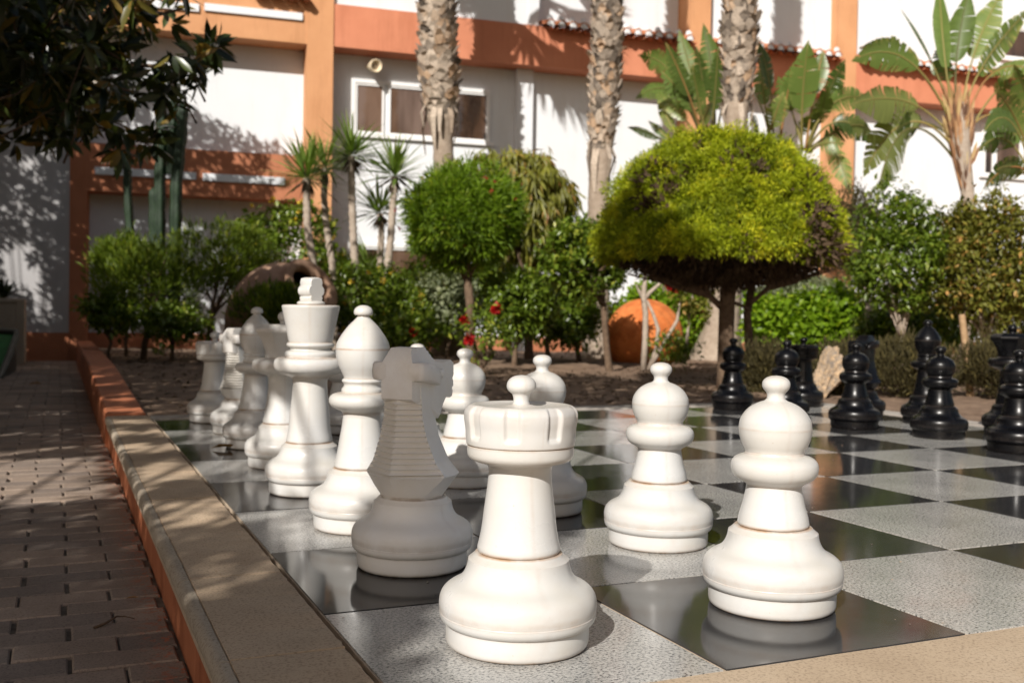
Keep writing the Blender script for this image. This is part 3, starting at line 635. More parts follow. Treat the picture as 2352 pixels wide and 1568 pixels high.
def piece(kind, mat, name):
    t = empty(name, (0, 0, 0)); m_ = MT[mat]
    lathe('base', BASE, m_, t, stains=BST)
    seam = [(.301, .005, .75)]
    if kind == 'rook':
        lathe('column', ROOK_B, m_, t, stains=seam+[(.594, .012, .25), (.646, .004, .5)])
        lathe('battlement', ROOK_C, m_, t, n=240, fr=rookfr, stains=[(.646, .004, .6), (.76, .04, .14)], sharp=55)
        lathe('knob', KNOB_R, m_, t, n=40, stains=[(.774, .006, .5)])
    if kind == 'pawn':
        lathe('column', PAWN_B, m_, t, stains=seam+[(.452, .006, .3), (.570, .005, .4)])
        lathe('head', PAWN_H, m_, t, stains=[(.6615, .0035, .28), (.572, .005, .4)])
        lathe('knob', PAWN_K, m_, t, n=40, stains=[(.858, .015, .2)])
    if kind == 'bishop':
        lathe('column', BISH_B, m_, t, stains=seam+[(.672, .005, .4), (.57, .01, .3)])
        lathe('mitre', BISH_H, m_, t, stains=[(.8885, .0035, .75), (.741, .005, .5)])
        lathe('knob', BISH_K, m_, t, n=40, stains=[(1.055, .004, .3)])
    if kind == 'king':
        lathe('column', KING_B, m_, t, stains=seam+[(.802, .006, .6), (.69, .015, .35), (.757, .02, .15), (.89, .004, .4)])
        lathe('crown', KING_C, m_, t, stains=[(1.112, .006, .5), (.889, .005, .4)])
        P = [(-.046, 1.131), (-.052, 1.150), (-.045, 1.163), (-.058, 1.172), (-.066, 1.185), (-.066, 1.207), (-.058, 1.219), (-.047, 1.228), (-.050, 1.250), (-.044, 1.268), (-.018, 1.2755)]
        P = P+[(-x, z) for x, z in P[::-1]]; n = len(P)
        V = [(x*T, y*T, z*T) for y in (-.040, .040) for x, z in P]; V += [(x*T*.86, y*T, ((z-1.2)*.9+1.2)*T) for y in (-.050, .050) for x, z in P]
        F = []
        for i in range(n):
            j = (i+1) % n; F += [(i, j, n+j, n+i), (i, 2*n+i, 2*n+j, j), (n+i, n+j, 3*n+j, 3*n+i)]
        F += [tuple(2*n+i for i in range(n)), tuple(3*n+i for i in range(n))[::-1]]
        me = mesh('cross', V, F, True, 35); bm = bmesh.new(); bm.from_mesh(me); bmesh.ops.recalc_face_normals(bm, faces=bm.faces); bm.to_mesh(me); bm.free(); me.set_sharp_from_angle(angle=R(35))
        o = put('cross', me, m_, t); o.rotation_euler = (0, 0, R(28))
    if kind == 'queen':
        lathe('column', QUEEN_B, m_, t, stains=seam+[(.70, .02, .2), (.757, .01, .4)])
        lathe('crown', QUEEN_C, m_, t, n=96, fr=queenfr, stains=[(.945, .004, .3)], sharp=24)
        lathe('knob', QUEEN_K, m_, t, n=40)
    if kind == 'knight':
        # neck: loft of eight-cornered sections, ridged mane on the two back faces; x is the facing direction
        def sec(z):
            tab = [(.300, -.134, -.09, .10, .09, .10, .134), (.310, -.140, -.088, .108, .092, .105, .139), (.394, -.200, -.072, .186, .10, .165, .197), (.400, -.199, -.070, .187, .10, .163, .196),
                   (.45, -.183, -.078, .150, .095, .118, .158), (.55, -.163, -.088, .112, .062, .088, .112), (.63, -.152, -.092, .093, .05, .075, .09), (.71, -.147, -.094, .087, .04, .07, .08), (.79, -.146, -.100, .083, .03, .06, .06), (.84, -.140, -.10, .075, .02, .05, .04)]
            zs = [q[0] for q in tab]; return [float(np.interp(z, zs, [q[k] for q in tab])) for k in range(1, 7)]
        zz = [.3, .305, .310, .340, .37, .394, .400]; st = []
        zc = .402; step = (.712-.402)/14
        for i in range(14): zz += [zc+.0005, zc+step*.25, zc+step*.62, zc+step*.80]; st += [i]; zc += step
        zz += [.714, .73, .76, .80, .84]
        V = []; rowsS = []
        for z in zz:
            fbk, fsd, w_, ff, wf, ft = sec(z); dd = 0
            if .402 < z < .713:
                ph = ((z-.402)/step) % 1; dd = .025*min(1, max(0, (.95-ph)/.75)) if ph > .1 else .025*ph/.1
                dd -= .013
            nrm = unit(np.array([-w_, -(fsd-fbk)])); ox, oy = -abs(w_)/math.hypot(w_, fsd-fbk)*dd, (fsd-fbk)/math.hypot(w_, fsd-fbk)*dd
            edge = .004
            pts = [(fbk-dd*.9, 0), (fbk+(fsd-fbk)*.5+ox, w_*.5+oy), (fsd-.004+ox, w_*.93+oy), (fsd, w_), ((fsd+ff)*.5, (w_+wf)*.5+.008), (ff, wf), (ff+(ft-ff)*.6, wf*.55), (ft, 0)]
            if z < .396:  # round towards the seam
                k = max(0, min(1, (z-.305)/(.394-.305))); rr = .136+(.198-.136)*k
                pts = [((1-.55)*px_+.55*px_/max(1e-6, math.hypot(px_, py_))*rr, (1-.55)*py_+.55*py_/max(1e-6, math.hypot(px_, py_))*rr) if k > .5 else (px_/max(1e-6, math.hypot(px_, py_))*rr, py_/max(1e-6, math.hypot(px_, py_))*rr) for px_, py_ in pts]
            full = pts+[(x, -y) for x, y in pts[-2:0:-1]]
            V += [(x*T, y*T, z*T) for x, y in full]; rowsS += [.55 if z < .306 else .03]*len(full)
        n = 14; k = len(zz)
        F = [(i*n+j, i*n+(j+1) % n, (i+1)*n+(j+1) % n, (i+1)*n+j) for i in range(k-1) for j in range(n)]+[tuple((k-1)*n+j for j in range(n)), tuple(range(n))[::-1]]
        me = mesh('neck', V, F, True, 24); a_ = me.attributes.new('stain', 'FLOAT', 'POINT'); a_.data.foreach_set('value', rowsS)
        put('neck', me, m_, t)
        # head: side profile swept across its width
        P = [(-.148, .862), (-.128, .905), (-.112, .924), (-.05, .927), (-.006, .926), (-.004, .913), (.010, .912), (.012, .899), (.026, .897), (.028, .884), (.042, .881), (.06, .866), (.12, .858), (.20, .862), (.252, .866), (.272, .852), (.276, .80), (.262, .785), (.272, .772), (.274, .750), (.258, .742), (.268, .728), (.262, .706), (.235, .700), (.19, .705), (.15, .680), (.115, .640), (.08, .622), (.045, .630), (.0, .655), (-.06, .685), (-.12, .70), (-.148, .715)]
        def wd(x, z):
            w_ = float(np.interp(x, [-.15, -.05, .05, .12, .2, .28], [.078, .084, .084, .070, .054, .046]))
            if z > .862: w_ *= .86-(z-.862)*3.0
            return w_
        cx, cz = .04, .78; V = []
        for lay, k in ((-1, .86), (-1, .97), (1, .97), (1, .86)):
            q = 1.0 if k == .97 else .90; ww = .93 if k == .97 else 1.03
            V += [((cx+(x-cx)*q if k == .86 else x)*T, lay*wd(x, z)*ww*T, (cz+(z-cz)*q if k == .86 else z)*T) for x, z in P]
        n = len(P); F = []
        for q_ in range(3):
            for i in range(n): j = (i+1) % n; F.append((q_*n+i, q_*n+j, (q_+1)*n+j, (q_+1)*n+i))
        F += [tuple(range(n))[::-1], tuple(3*n+i for i in range(n))]
        me = mesh('head', V, F, True, 30); bm = bmesh.new(); bm.from_mesh(me); bmesh.ops.triangulate(bm, faces=[f for f in bm.faces if len(f.verts) > 4]); bmesh.ops.recalc_face_normals(bm, faces=bm.faces); bm.to_mesh(me); bm.free(); me.set_sharp_from_angle(angle=R(30))
        a_ = me.attributes.new('stain', 'FLOAT', 'POINT'); a_.data.foreach_set('value', [.12 if v.co.x < -.04*T else .03 for v in me.vertices])
        put('head', me, m_, t)
        for sg in (1, -1):   # ears: thick swept-back lobes that cup forward
            mb = MB(); rows_ = [(-.150, .100, .828, .030, .036), (-.135, .112, .828, .034, .041), (-.09, .118, .826, .034, .041), (-.04, .120, .818, .030, .040), (.02, .116, .800, .022, .034), (.055, .108, .785, .010, .018)]
            V = []; nn = 12
            for x, y, z, ry, rz in rows_:
                for j in range(nn):
                    a = 2*math.pi*j/nn; c_, s_ = math.cos(a), math.sin(a); p_ = .55
                    V.append((x*T, sg*(y-.02+ry*math.copysign(abs(c_)**p_, c_))*T, (z+rz*math.copysign(abs(s_)**p_, s_))*T))
            F = [(i*nn+j, i*nn+(j+1) % nn, (i+1)*nn+(j+1) % nn, (i+1)*nn+j) for i in range(len(rows_)-1) for j in range(nn)]+[tuple(range(nn))[::-1], tuple((len(rows_)-1)*nn+j for j in range(nn))]
            mb.add(V, F); me = mesh('ear', mb.V, mb.F, True, 50); bm = bmesh.new(); bm.from_mesh(me); bmesh.ops.recalc_face_normals(bm, faces=bm.faces); bm.to_mesh(me); bm.free(); me.set_sharp_from_angle(angle=R(50))
            a_ = me.attributes.new('stain', 'FLOAT', 'POINT'); a_.data.foreach_set('value', [.15]*len(me.vertices))
            put('ear', me, m_, t)
            mb = MB(); ring(mb, [(.001, .0), (.018*T, .003*T), (.021*T, .010*T), (.012*T, .017*T), (.001, .019*T)], 14)
            o = mb.build('eye', m_, t, True); o.location = (.085*T, sg*.076*T, .815*T); o.rotation_euler = (R(-90*sg), 0, 0)
    return t
def dup(root, loc, rz, label, cat, group, name=None):
    r_ = root.copy(); COL.objects.link(r_); r_.location = loc; r_.rotation_euler = (0, 0, rz)
    for ch in list(root.children):
        c_ = ch.copy(); COL.objects.link(c_); c_.parent = r_
    tag(r_, label, cat, group); return r_
GW, GB = 'giant white plastic chess pieces', 'giant black plastic chess pieces'
plan = [
 ('rook', 'white', .515, .470, 12, 'large white rook nearest the camera on the speckled square in the board corner'),
 ('knight', 'grey', .521, 1.576, 90-48, 'weathered white knight in shade with ridged mane directly behind the nearest white rook'),
 ('bishop', 'white', .531, 2.42, 0, 'white bishop with a brown line round its mitre, between knight and king'),
 ('king', 'white', .513, 3.50, 0, 'tall white king topped by a cross, tallest piece of the white row'),
 ('queen', 'white', .575, 4.60, 10, 'off white queen with octagonal crown and round knob just behind the white king'),
 ('bishop', 'white', .58, 5.69, 0, 'shaded white bishop with pointed mitre farther back, left of the white queen'),
 ('knight', 'white', .62, 6.70, 90-60, 'white knight half hidden behind the farther shaded bishop'),
 ('rook', 'white', .54, 7.74, 30, 'small shaded white rook at the far end of the white row'),
 ('pawn', 'white', 1.589, .536, 0, 'white pawn at the right front standing on the nearest black square'),
 ('pawn', 'white', 1.749, 1.587, 0, 'white pawn right of the front rook, set behind the pawn at the front right'),
 ('pawn', 'white', 1.569, 2.511, 0, 'greyish pawn partly hidden behind the right side of the front rook'),
 ('pawn', 'white', 1.50, 3.50, 0, 'white pawn seen in the sun between the knight and the front rook'),
 ('pawn', 'white', 1.52, 4.50, 0, 'pawn almost wholly hidden behind the ridged knight, only its knob showing above'),
 ('pawn', 'white', 1.5, 5.5, 0, 'greyish pawn hidden behind the white bishop and the knight'),
 ('pawn', 'white', 1.5, 6.5, 0, 'greyish pawn glimpsed in the gap between the king and the bishop'),
 ('pawn', 'black', 6.62, 7.69, 0, 'leftmost black pawn, standing in front of the dark tree trunk'),
 ('pawn', 'black', 6.48, 6.52, 0, 'black pawn directly left of the black rook, second black pawn from the left'),
 ('pawn', 'black', 6.546, 5.525, 0, 'black pawn in front of the black knight'),
 ('pawn', 'black', 6.72, 4.60, 0, 'black pawn in front of the black bishop beside the wooden stake'),
 ('pawn', 'black', 6.558, 3.601, 0, 'rightmost black pawn, cut by the frame edge and covering the black queen'),
 ('rook', 'black', 7.78, 7.80, 0, 'black rook beside the pale rock at the back of the board'),
 ('knight', 'black', 7.50, 6.45, 200, 'black knight half hidden behind a black pawn, right of the rock'),
 ('bishop', 'black', 7.655, 5.664, 0, 'black bishop with pointed head behind a black pawn, left of the wooden stake'),
 ('queen', 'black', 7.62, 4.57, 10, 'black queen with flared crown at the right frame edge'),
]
protos = {}
for kind, mat, x, y_, rz, lab in plan:
    nm = ('black_' if mat == 'black' else 'white_')+kind; key = kind+mat; grp = (GB if mat == 'black' else GW)
    cat = kind if kind != 'knight' else 'knight'
    if key not in protos:
        o = piece(kind, mat, nm); protos[key] = o; o.location = (x*T, y_*T, .0008); o.rotation_euler = (0, 0, R(rz)); tag(o, lab, 'chess '+cat, grp)
    else: dup(protos[key], (x*T, y_*T, .0008), R(rz), lab, 'chess '+cat, grp)
#VEG#
# ================================================================== GARDEN
# the three palms in view ----------------------------------------------------
def palm(line, D, boot_end, base_flare, label, top_h=15.5, hang=6, seed=0):
    """line: (py, px, half width px) down the trunk"""
    rs = np.random.RandomState(seed+5)
    base = gnd(line[-1][1], D); t = empty('palm_tree', base, label, 'palm tree', 'palm trees in front of the building')
    pts = [at(px, py, D) for py, px, h in line]; pts[-1] = base.copy(); rad = [mpx(h, D) for py, px, h in line]
    dz = pts[0]-pts[1]; k = (top_h-pts[0][2])/max(dz[2], .1); pts = [pts[0]+np.array([dz[0]*k*.6, dz[1]*k*.6, top_h-pts[0][2]])]+pts; rad = [rad[0]*.9]+rad
    pl = [p-base for p in pts][::-1]; rl = rad[::-1]
    zs = np.array([p[2] for p in pl]); xs = np.array([p[0] for p in pl]); ys = np.array([p[1] for p in pl]); rl = np.array(rl)
    o = np.argsort(zs); zs, xs, ys, rl = zs[o], xs[o], ys[o], rl[o]
    zb = at(line[0][1], boot_end, D)[2]
    # fibrous lower trunk
    N = 60; n = 20; V = []
    zz = np.linspace(-.05, zb+.25, N)
    for i, z in enumerate(zz):
        r = np.interp(z, zs, rl); 
        if z > zb-.05: r = min(r, np.interp(zb-.3, zs, rl))*.9
        for j in range(n):
            a = 2*math.pi*j/n; q = 1+.05*math.sin(a*5+seed)*(1 if z < .7 else .4)+rs.normal(0, .008)+.02*math.sin(z*40)
            V.append((np.interp(z, zs, xs)+r*q*math.cos(a), np.interp(z, zs, ys)+r*q*math.sin(a), z))
    F = [(i*n+j, i*n+(j+1) % n, (i+1)*n+(j+1) % n, (i+1)*n+j) for i in range(N-1) for j in range(n)]
    put('trunk', mesh('trunk', V, F, True), MT['barkgrey'], t)
    # leaf-base boots in spirals
    Vb = []; Fb = []; tb = []; z = zb; row = 0
    def core(z): return np.array([np.interp(z, zs, xs), np.interp(z, zs, ys), z]), np.interp(z, zs, rl)
    nb = MB(); cs = []; cr_ = []
    for z in np.arange(zb-.03, top_h-.8, .25): c_, r_ = core(z); cs.append(c_); cr_.append(r_*.84)
    nb.tube(cs, cr_, 14); nb.build('boot_core', MT['barkgrey'], t, True)
    z = zb-.06
    while z < top_h-1:
        c, r = core(z); k = 11
        for j in range(k):
            a = 2*math.pi*(j+.5*(row % 2))/k+rs.uniform(-.12, .12)
            rd = np.array([math.cos(a), math.sin(a), 0]); tn = np.array([-math.sin(a), math.cos(a), 0]); zz_ = np.array([0, 0, 1.])
            wv = r*.40*rs.uniform(.55, 1.25); h = rs.uniform(.07, .17); out = r*rs.uniform(.93, 1.13)+.004; lean = rs.uniform(.0, .055); tw = rs.uniform(-.35, .35)
            tn2 = tn*math.cos(tw)+zz_*math.sin(tw); up = zz_*math.cos(tw)-tn*math.sin(tw)
            if rs.rand() < .06: continue
            c0 = c+rd*r*.84+zz_*rs.uniform(-.045, .045)
            b_ = len(Vb)
            Vb += [c0-tn2*wv, c0+tn2*wv, c0+up*h*.6+tn2*wv*.65+rd*(out-r*.84), c0+up*h*.6-tn2*wv*.65+rd*(out-r*.84), c0+up*h+tn2*wv*.30+rd*(out-r*.84+lean), c0+up*h-tn2*wv*.30+rd*(out-r*.84+lean), c0+up*h*.6+rd*(r*.02), c0-up*.02+rd*(r*.12)]
            Fb += [tuple(b_+i for i in f) for f in ((0, 7, 3), (7, 2, 3), (7, 1, 2), (3, 2, 4, 5), (5, 4, 6), (0, 3, 5, 6), (1, 6, 4, 2))]
            tv = rs.rand(); tb += [tv]*8
        z += .066; row += 1
    for q in range(hang):   # dead hanging strips at the lowest boots
        a = rs.uniform(0, 6.28); c, r = core(zb+rs.uniform(-.05, .15)); rd = np.array([math.cos(a), math.sin(a), 0]); tn = np.array([-math.sin(a), math.cos(a), 0]); ln = rs.uniform(.25, .6)
        p0 = c+rd*r*.9; p1 = p0+rd*.07-np.array([0, 0, ln*.4]); p2 = p0+rd*rs.uniform(-.02, .08)-np.array([0, 0, ln]); w_ = rs.uniform(.02, .045)
        b_ = len(Vb); Vb += [p0-tn*w_, p0+tn*w_, p1+tn*w_, p1-tn*w_, p2+tn*w_*.4, p2-tn*w_*.4]; Fb += [(b_, b_+1, b_+2, b_+3), (b_+3, b_+2, b_+4, b_+5)]; tb += [rs.uniform(.2, .8)]*6
    me = mesh('boots', Vb, Fb); a_ = me.attributes.new('tint', 'FLOAT', 'POINT'); a_.data.foreach_set('value', np.array(tb, np.float32)); put('leaf_bases', me, L['boot'], t)
    # fan crown high above the frame
    P = []; A = []; Nn = []; ct, _ = core(top_h-.6)
    for f in range(30):
        d = unit(np.array([math.cos(f*2.4), math.sin(f*2.4), rs.uniform(-.5, .9)])); tip = ct+d*1.1
        for q in range(26):
            sp = unit(d+unit(np.cross(d, [0, 0, 1.]))*math.tan((q/25-.5)*2.2)*.9+rs.normal(0, .05, 3)); P.append(tip); A.append(sp+np.array([0, 0, -.25])); Nn.append(rs.normal(0, 1, 3))
    leafmesh('fronds', np.array(P), np.array(A), np.array(Nn), .85, .05, rs.rand(len(P)), L['shade'], t)
    return t
palm([(0, 1003, 41), (100, 1005, 42), (200, 1010, 41), (250, 1012, 38), (300, 1016, 27), (330, 1018, 23), (400, 1020, 24), (600, 1026, 27), (740, 1032, 32), (800, 1034, 46)], 28, 258, 1,
     'left palm trunk with a hanging skirt of dry boots, in front of the wide window', 8.2, 14, 1)
palm([(0, 1399, 33), (150, 1392, 34), (300, 1384, 31), (340, 1380, 26), (450, 1375, 24), (650, 1372, 27), (800, 1370, 34)], 27, 335, 1,
     'middle palm trunk with scaly tan boots, just left of the golden mushroom shaped cypress', 12.5, 7, 2)
palm([(0, 1701, 38), (120, 1698, 38), (210, 1694, 33), (240, 1692, 28), (300, 1690, 27), (480, 1680, 32), (640, 1668, 36), (740, 1660, 42), (800, 1650, 55), (836, 1646, 72)], 25.5, 232, 1,
     'right palm with a swollen grey foot, its scaly trunk rising behind the golden cypress', 13.5, 5, 3)

# golden cypress topiary -------------------------------------------------------
D = 16.4; base = gnd(1668, D); t = empty('golden_cypress_tree', base, 'golden green cypress clipped to a broad mushroom dome on two dark trunks', 'tree')
c = at(1652, 562, D)-base; rx, rz_ = mpx(282, D), mpx(266, D)
def loc(px, py, d=D, b=None): return at(px, py, d)-(base if b is None else b)
def dome(d):
    d = d.copy(); lowr = d[:, 2] < 0; d[lowr, 2] *= .26; d[~lowr, :2] *= (1-.05*np.sin(np.pi*d[~lowr, 2]))[:, None]; return d
crown(c, (rx, rx*.92, rz_), 1100, 180, .080, .036, .0085, L['golden'], t, 'crown', 'out', shape=dome, inner=.80, low=-.34, tintsp=.16, lobe=.08, radial=3.4)
crown(c+np.array([0, 0, .01]), (rx*.90, rx*.85, rz_*.33), 620, 30, .085, .055, .011, L['thuja_brown'], t, 'dead_inner_twigs', 'out', shape=lambda d: np.stack([d[:, 0]*(1-.25*abs(d[:, 2])), d[:, 1]*(1-.25*abs(d[:, 2])), -abs(d[:, 2])], 1), inner=.6, lobe=.1)
crown(c, (rx*.86, rx*.80, rz_*.84), 420, 40, .12, .07, .03, L['thuja_brown'], t, 'dead_inner_twigs', 'out', inner=.2, shape=dome)
mb = MB()
def tr(pl, rl, n=10): mb.tube([loc(*p) if len(p) == 2 else loc(p[0], p[1], p[2]) for p in pl], [mpx(r_, D) for r_ in rl], n)
tr([(1668, 905), (1667, 850), (1668, 760), (1670, 700), (1674, 640), (1680, 560)], [24, 20, 18, 18, 18, 11], 12)
tr([(1738, 885, 16.9), (1722, 800, 16.8), (1716, 720, 16.7), (1728, 650, 16.6), (1745, 590, 16.5)], [12, 11, 9.5, 9, 6])
for tip in ((1500, 625), (1450, 600), (1560, 600), (1610, 590), (1545, 640)): tr([(1664, 712), (1630, 680), ((1630+tip[0])//2, 655), tip], [8, 7, 5, 2], 6)
for tip in ((1830, 600), (1870, 615), (1790, 590), (1810, 628), (1900, 590)): tr([(1720, 700), (1760, 665), ((1760+tip[0])//2, 648), tip], [6, 5, 3.5, 1.5], 6)
for tip in ((1600, 610), (1640, 590), (1700, 600), (1725, 610)): tr([(1674, 680), (1670, 650), tip], [8, 6, 3], 6)
tr([(1672, 690), (1700, 700), (1722, 712)], [5, 4, 4], 6)
for q in range(60):
    px = 1440+q*8; tr([(1665+(px-1665)*.55, 655), (px, 632-RS.rand()*20), (px+RS.uniform(-15, 15), 600)], [2.2, 1.6, .8], 4)
mb.build('trunk', MT['barkdark'], t, True)

# ball shaped bottlebrush tree ----------------------------------------------------
def standard(px, D, cpx, cpy, hw, hh, leaf, kw, label, cat='tree', name='garden_tree', stems=None, tr_r=9, bark='barkdark', nb=7, low=-1, second=None):
    base = gnd(px, D); t = empty(name, base, label, cat)
    c = at(cpx, cpy, D)-base; rad = (mpx(hw, D), mpx(hw, D)*.9, mpx(hh, D))
    crown(c, rad, mat=leaf, parent=t, low=low, **kw)
    if second:
        nmf = {'flowers': 'flower', 'red_tips': 'bottlebrush'}[second['name']]
        dd = sph(second['nclump']*2); dd = dd[dd[:, 1] < .35][:second['nclump']]
        for d1 in dd:
            pc_ = c+d1*np.array(rad)*RS.uniform(.9, 1.03); k_ = second['per']; A_ = unit(sph(k_)+d1*.7)
            leafmesh(nmf, pc_+A_*.004, A_, rnd(k_), second['Ln'], second['Wd'], RS.rand(k_), second['mat'], t)
    tips = [c+unit(rnd(1))[0]*np.array(rad)*.55 for q in range(nb)]
    branches((0, 0, 0), tips, mpx(tr_r, D), MT[bark], t, fork=stems or .45, jit=.02)
    return t
bt = standard(1085, 21, 1058, 500, 146, 108, L['ball'], dict(nclump=620, per=40, cr=.085, Ln=.09, Wd=.013, style='out', inner=.5, tintsp=.4, radial=1.5), 'bright green ball shaped tree with small red tips, left of centre', name='bottlebrush_tree', tr_r=11, stems=.62,
  second=dict(nclump=26, per=16, cr=.028, Ln=.03, Wd=.012, mat=L['redtip'], name='red_tips', style='out', inner=.97))
standard(1215, 25.5, 1205, 470, 132, 118, L['weep'], dict(nclump=300, per=26, cr=.12, Ln=.17, Wd=.03, style='droop', inner=.45, tintsp=.5, nv=4, lobe=.2), 'weeping tree with long drooping yellow green leaves behind the ball shaped tree', name='weeping_tree', tr_r=10)
standard(1400, 20.5, 1345, 590, 100, 90, L['bush'], dict(nclump=186, per=24, cr=.10, Ln=.065, Wd=.04, style='flat', inner=.35, tintsp=.6), 'small leafy tree with a bent stem in front of the orange pot', name='leafy_tree', tr_r=8, stems=.6)
standard(1180, 21.5, 1190, 690, 85, 75, L['bush'], dict(nclump=204, per=26, cr=.10, Ln=.065, Wd=.035, style='flat', inner=.3, tintsp=.6), 'dark green bush under the weeping tree', 'bush', 'garden_bush', tr_r=6)
standard(1330, 23.5, 1310, 720, 80, 75, L['bush'], dict(nclump=186, per=26, cr=.11, Ln=.07, Wd=.04, style='flat', inner=.3, tintsp=.6), 'green bush left of the orange pot, behind a bent stem', 'bush', 'garden_bush', tr_r=6)

# left group -------------------------------------------------------------------
standard(330, 23, 345, 650, 125, 118, L['fine'], dict(nclump=190, per=30, cr=.10, Ln=.075, Wd=.012, style='up', inner=.3, lobe=.22, tintsp=.55), 'fine leaved green shrub under the tall cactus, left of the clay jar', 'shrub', 'fine_leaved_shrub', tr_r=7)
standard(470, 24, 515, 600, 135, 80, L['fine'], dict(nclump=230, per=30, cr=.10, Ln=.075, Wd=.012, style='up', inner=.3, lobe=.22, tintsp=.55), 'brighter feathery shrub overhanging the clay jar', 'shrub', 'fine_leaved_shrub', tr_r=7)
standard(290, 24.5, 280, 600, 60, 45, L['fine'], dict(nclump=160, per=26, cr=.12, Ln=.09, Wd=.016, style='up', inner=.3, tintsp=.5), 'thin feathery shrub standing against the orange pillar', 'shrub', 'fine_leaved_shrub', tr_r=4)
standard(250, 22.5, 258, 715, 62, 48, L['bush'], dict(nclump=80, per=18, cr=.10, Ln=.08, Wd=.04, style='flat', inner=.3, tintsp=.6), 'low sparse shrub beside the end of the terracotta wall', 'shrub', 'low_shrub', tr_r=4)
standard(395, 22.5, 400, 740, 75, 45, L['bush'], dict(nclump=93, per=20, cr=.10, Ln=.07, Wd=.035, style='flat', inner=.3, tintsp=.6), 'dark low shrub with bare stems left of the clay jar', 'shrub', 'low_shrub', tr_r=5)
standard(640, 20.3, 650, 705, 50, 45, L['bush'], dict(nclump=70, per=18, cr=.08, Ln=.07, Wd=.028, style='up', inner=.3, tintsp=.6), 'leafy sprigs growing up in front of the clay jar', 'shrub', 'low_shrub', tr_r=4)
standard(640, 27, 655, 560, 130, 105, L['bush'], dict(nclump=142, per=18, cr=.13, Ln=.085, Wd=.06, style='flat', inner=.4, tintsp=.7), 'loose climbing shrub with small yellow flowers behind the clay jar', 'shrub', 'flowering_shrub', tr_r=6,
   second=dict(nclump=26, per=6, cr=.03, Ln=.05, Wd=.04, mat=L['yellow'], name='flowers', style='out', inner=.9))
standard(860, 23.5, 850, 690, 120, 85, L['bush'], dict(nclump=266, per=26, cr=.11, Ln=.055, Wd=.034, style='flat', inner=.35, tintsp=.7), 'dense green bush with yellow flowers beneath the yuccas', 'bush', 'flowering_bush', tr_r=6,
   second=dict(nclump=30, per=6, cr=.03, Ln=.05, Wd=.04, mat=L['yellow'], name='flowers', style='out', inner=.95))
standard(935, 22.5, 925, 760, 90, 50, L['bush'], dict(nclump=161, per=22, cr=.10, Ln=.06, Wd=.035, style='flat', inner=.3, tintsp=.7), 'low dark bush behind the ridged white knight', 'bush', 'garden_bush', tr_r=5)
standard(1030, 24.5, 1030, 690, 70, 62, L['greygreen'], dict(nclump=148, per=24, cr=.12, Ln=.07, Wd=.045, style='flat', inner=.35, tintsp=.6), 'grey green bush at the foot of the left palm', 'bush', 'garden_bush', tr_r=5)
standard(1110, 19, 1110, 760, 75, 60, L['bush'], dict(nclump=55, per=12, cr=.10, Ln=.05, Wd=.025, style='flat', inner=.2, tintsp=.6), 'open thorny rose bush with dark red blooms below the ball shaped tree', 'rose bush', 'rose_bush', tr_r=3, nb=12, stems=.2)
for (px, py, D_) in ((1140, 709, 18.7), (1077, 779, 18.6), (1066, 738, 19.0), (950, 765, 22)):
    b_ = at(px, py, D_); ro = empty('rose_bloom', b_, {1140: 'dark red rose bloom highest on the thorny bush', 1077: 'dark red rose bloom low on the thorny bush, nearest the soil', 1066: 'small half shaded rose bloom left of the thorny bush stems', 950: 'tiny red rose bloom at the edge of the dark bush behind the knight'}[px], 'rose')
    crown((0, 0, 0), (mpx(7, D_),)*3, 12, 7, .018, .034, .03, L['red'], ro, 'petals', 'out', inner=.5)

standard(700, 21, 600, 712, 62, 50, L['fine'], dict(nclump=60, per=30, cr=.09, Ln=.07, Wd=.014, style='up', inner=.2, tintsp=.5, lobe=.25), 'wispy shrub partly covering the front of the clay jar', 'shrub', 'fine_leaved_shrub', tr_r=4)
standard(970, 26.5, 975, 680, 95, 75, L['bush'], dict(nclump=260, per=24, cr=.13, Ln=.07, Wd=.04, style='flat', inner=.3, tintsp=.6), 'dark green bush behind the yucca stems near the left palm', 'bush', 'garden_bush', tr_r=6)
standard(1130, 27, 1120, 665, 80, 70, L['bush'], dict(nclump=230, per=24, cr=.13, Ln=.07, Wd=.04, style='flat', inner=.3, tintsp=.6), 'bush filling the gap behind the stem of the ball shaped tree', 'bush', 'garden_bush', tr_r=6)
standard(1260, 27, 1255, 700, 75, 80, L['bush'], dict(nclump=230, per=24, cr=.13, Ln=.07, Wd=.04, style='flat', inner=.3, tintsp=.6), 'bush behind the weeping tree close to the white wall', 'bush', 'garden_bush', tr_r=6)
standard(820, 26.8, 800, 660, 90, 65, L['fine'], dict(nclump=200, per=26, cr=.12, Ln=.07, Wd=.02, style='up', inner=.3, tintsp=.6), 'loose green shrub behind the yucca trunks under the low window', 'shrub', 'fine_leaved_shrub', tr_r=6)
standard(2080, 21, 2090, 760, 120, 70, L['bush'], dict(nclump=260, per=24, cr=.12, Ln=.07, Wd=.04, style='flat', inner=.3, tintsp=.6), 'green bush under the olive brown tree, behind the dry bushes', 'bush', 'garden_bush', tr_r=6)
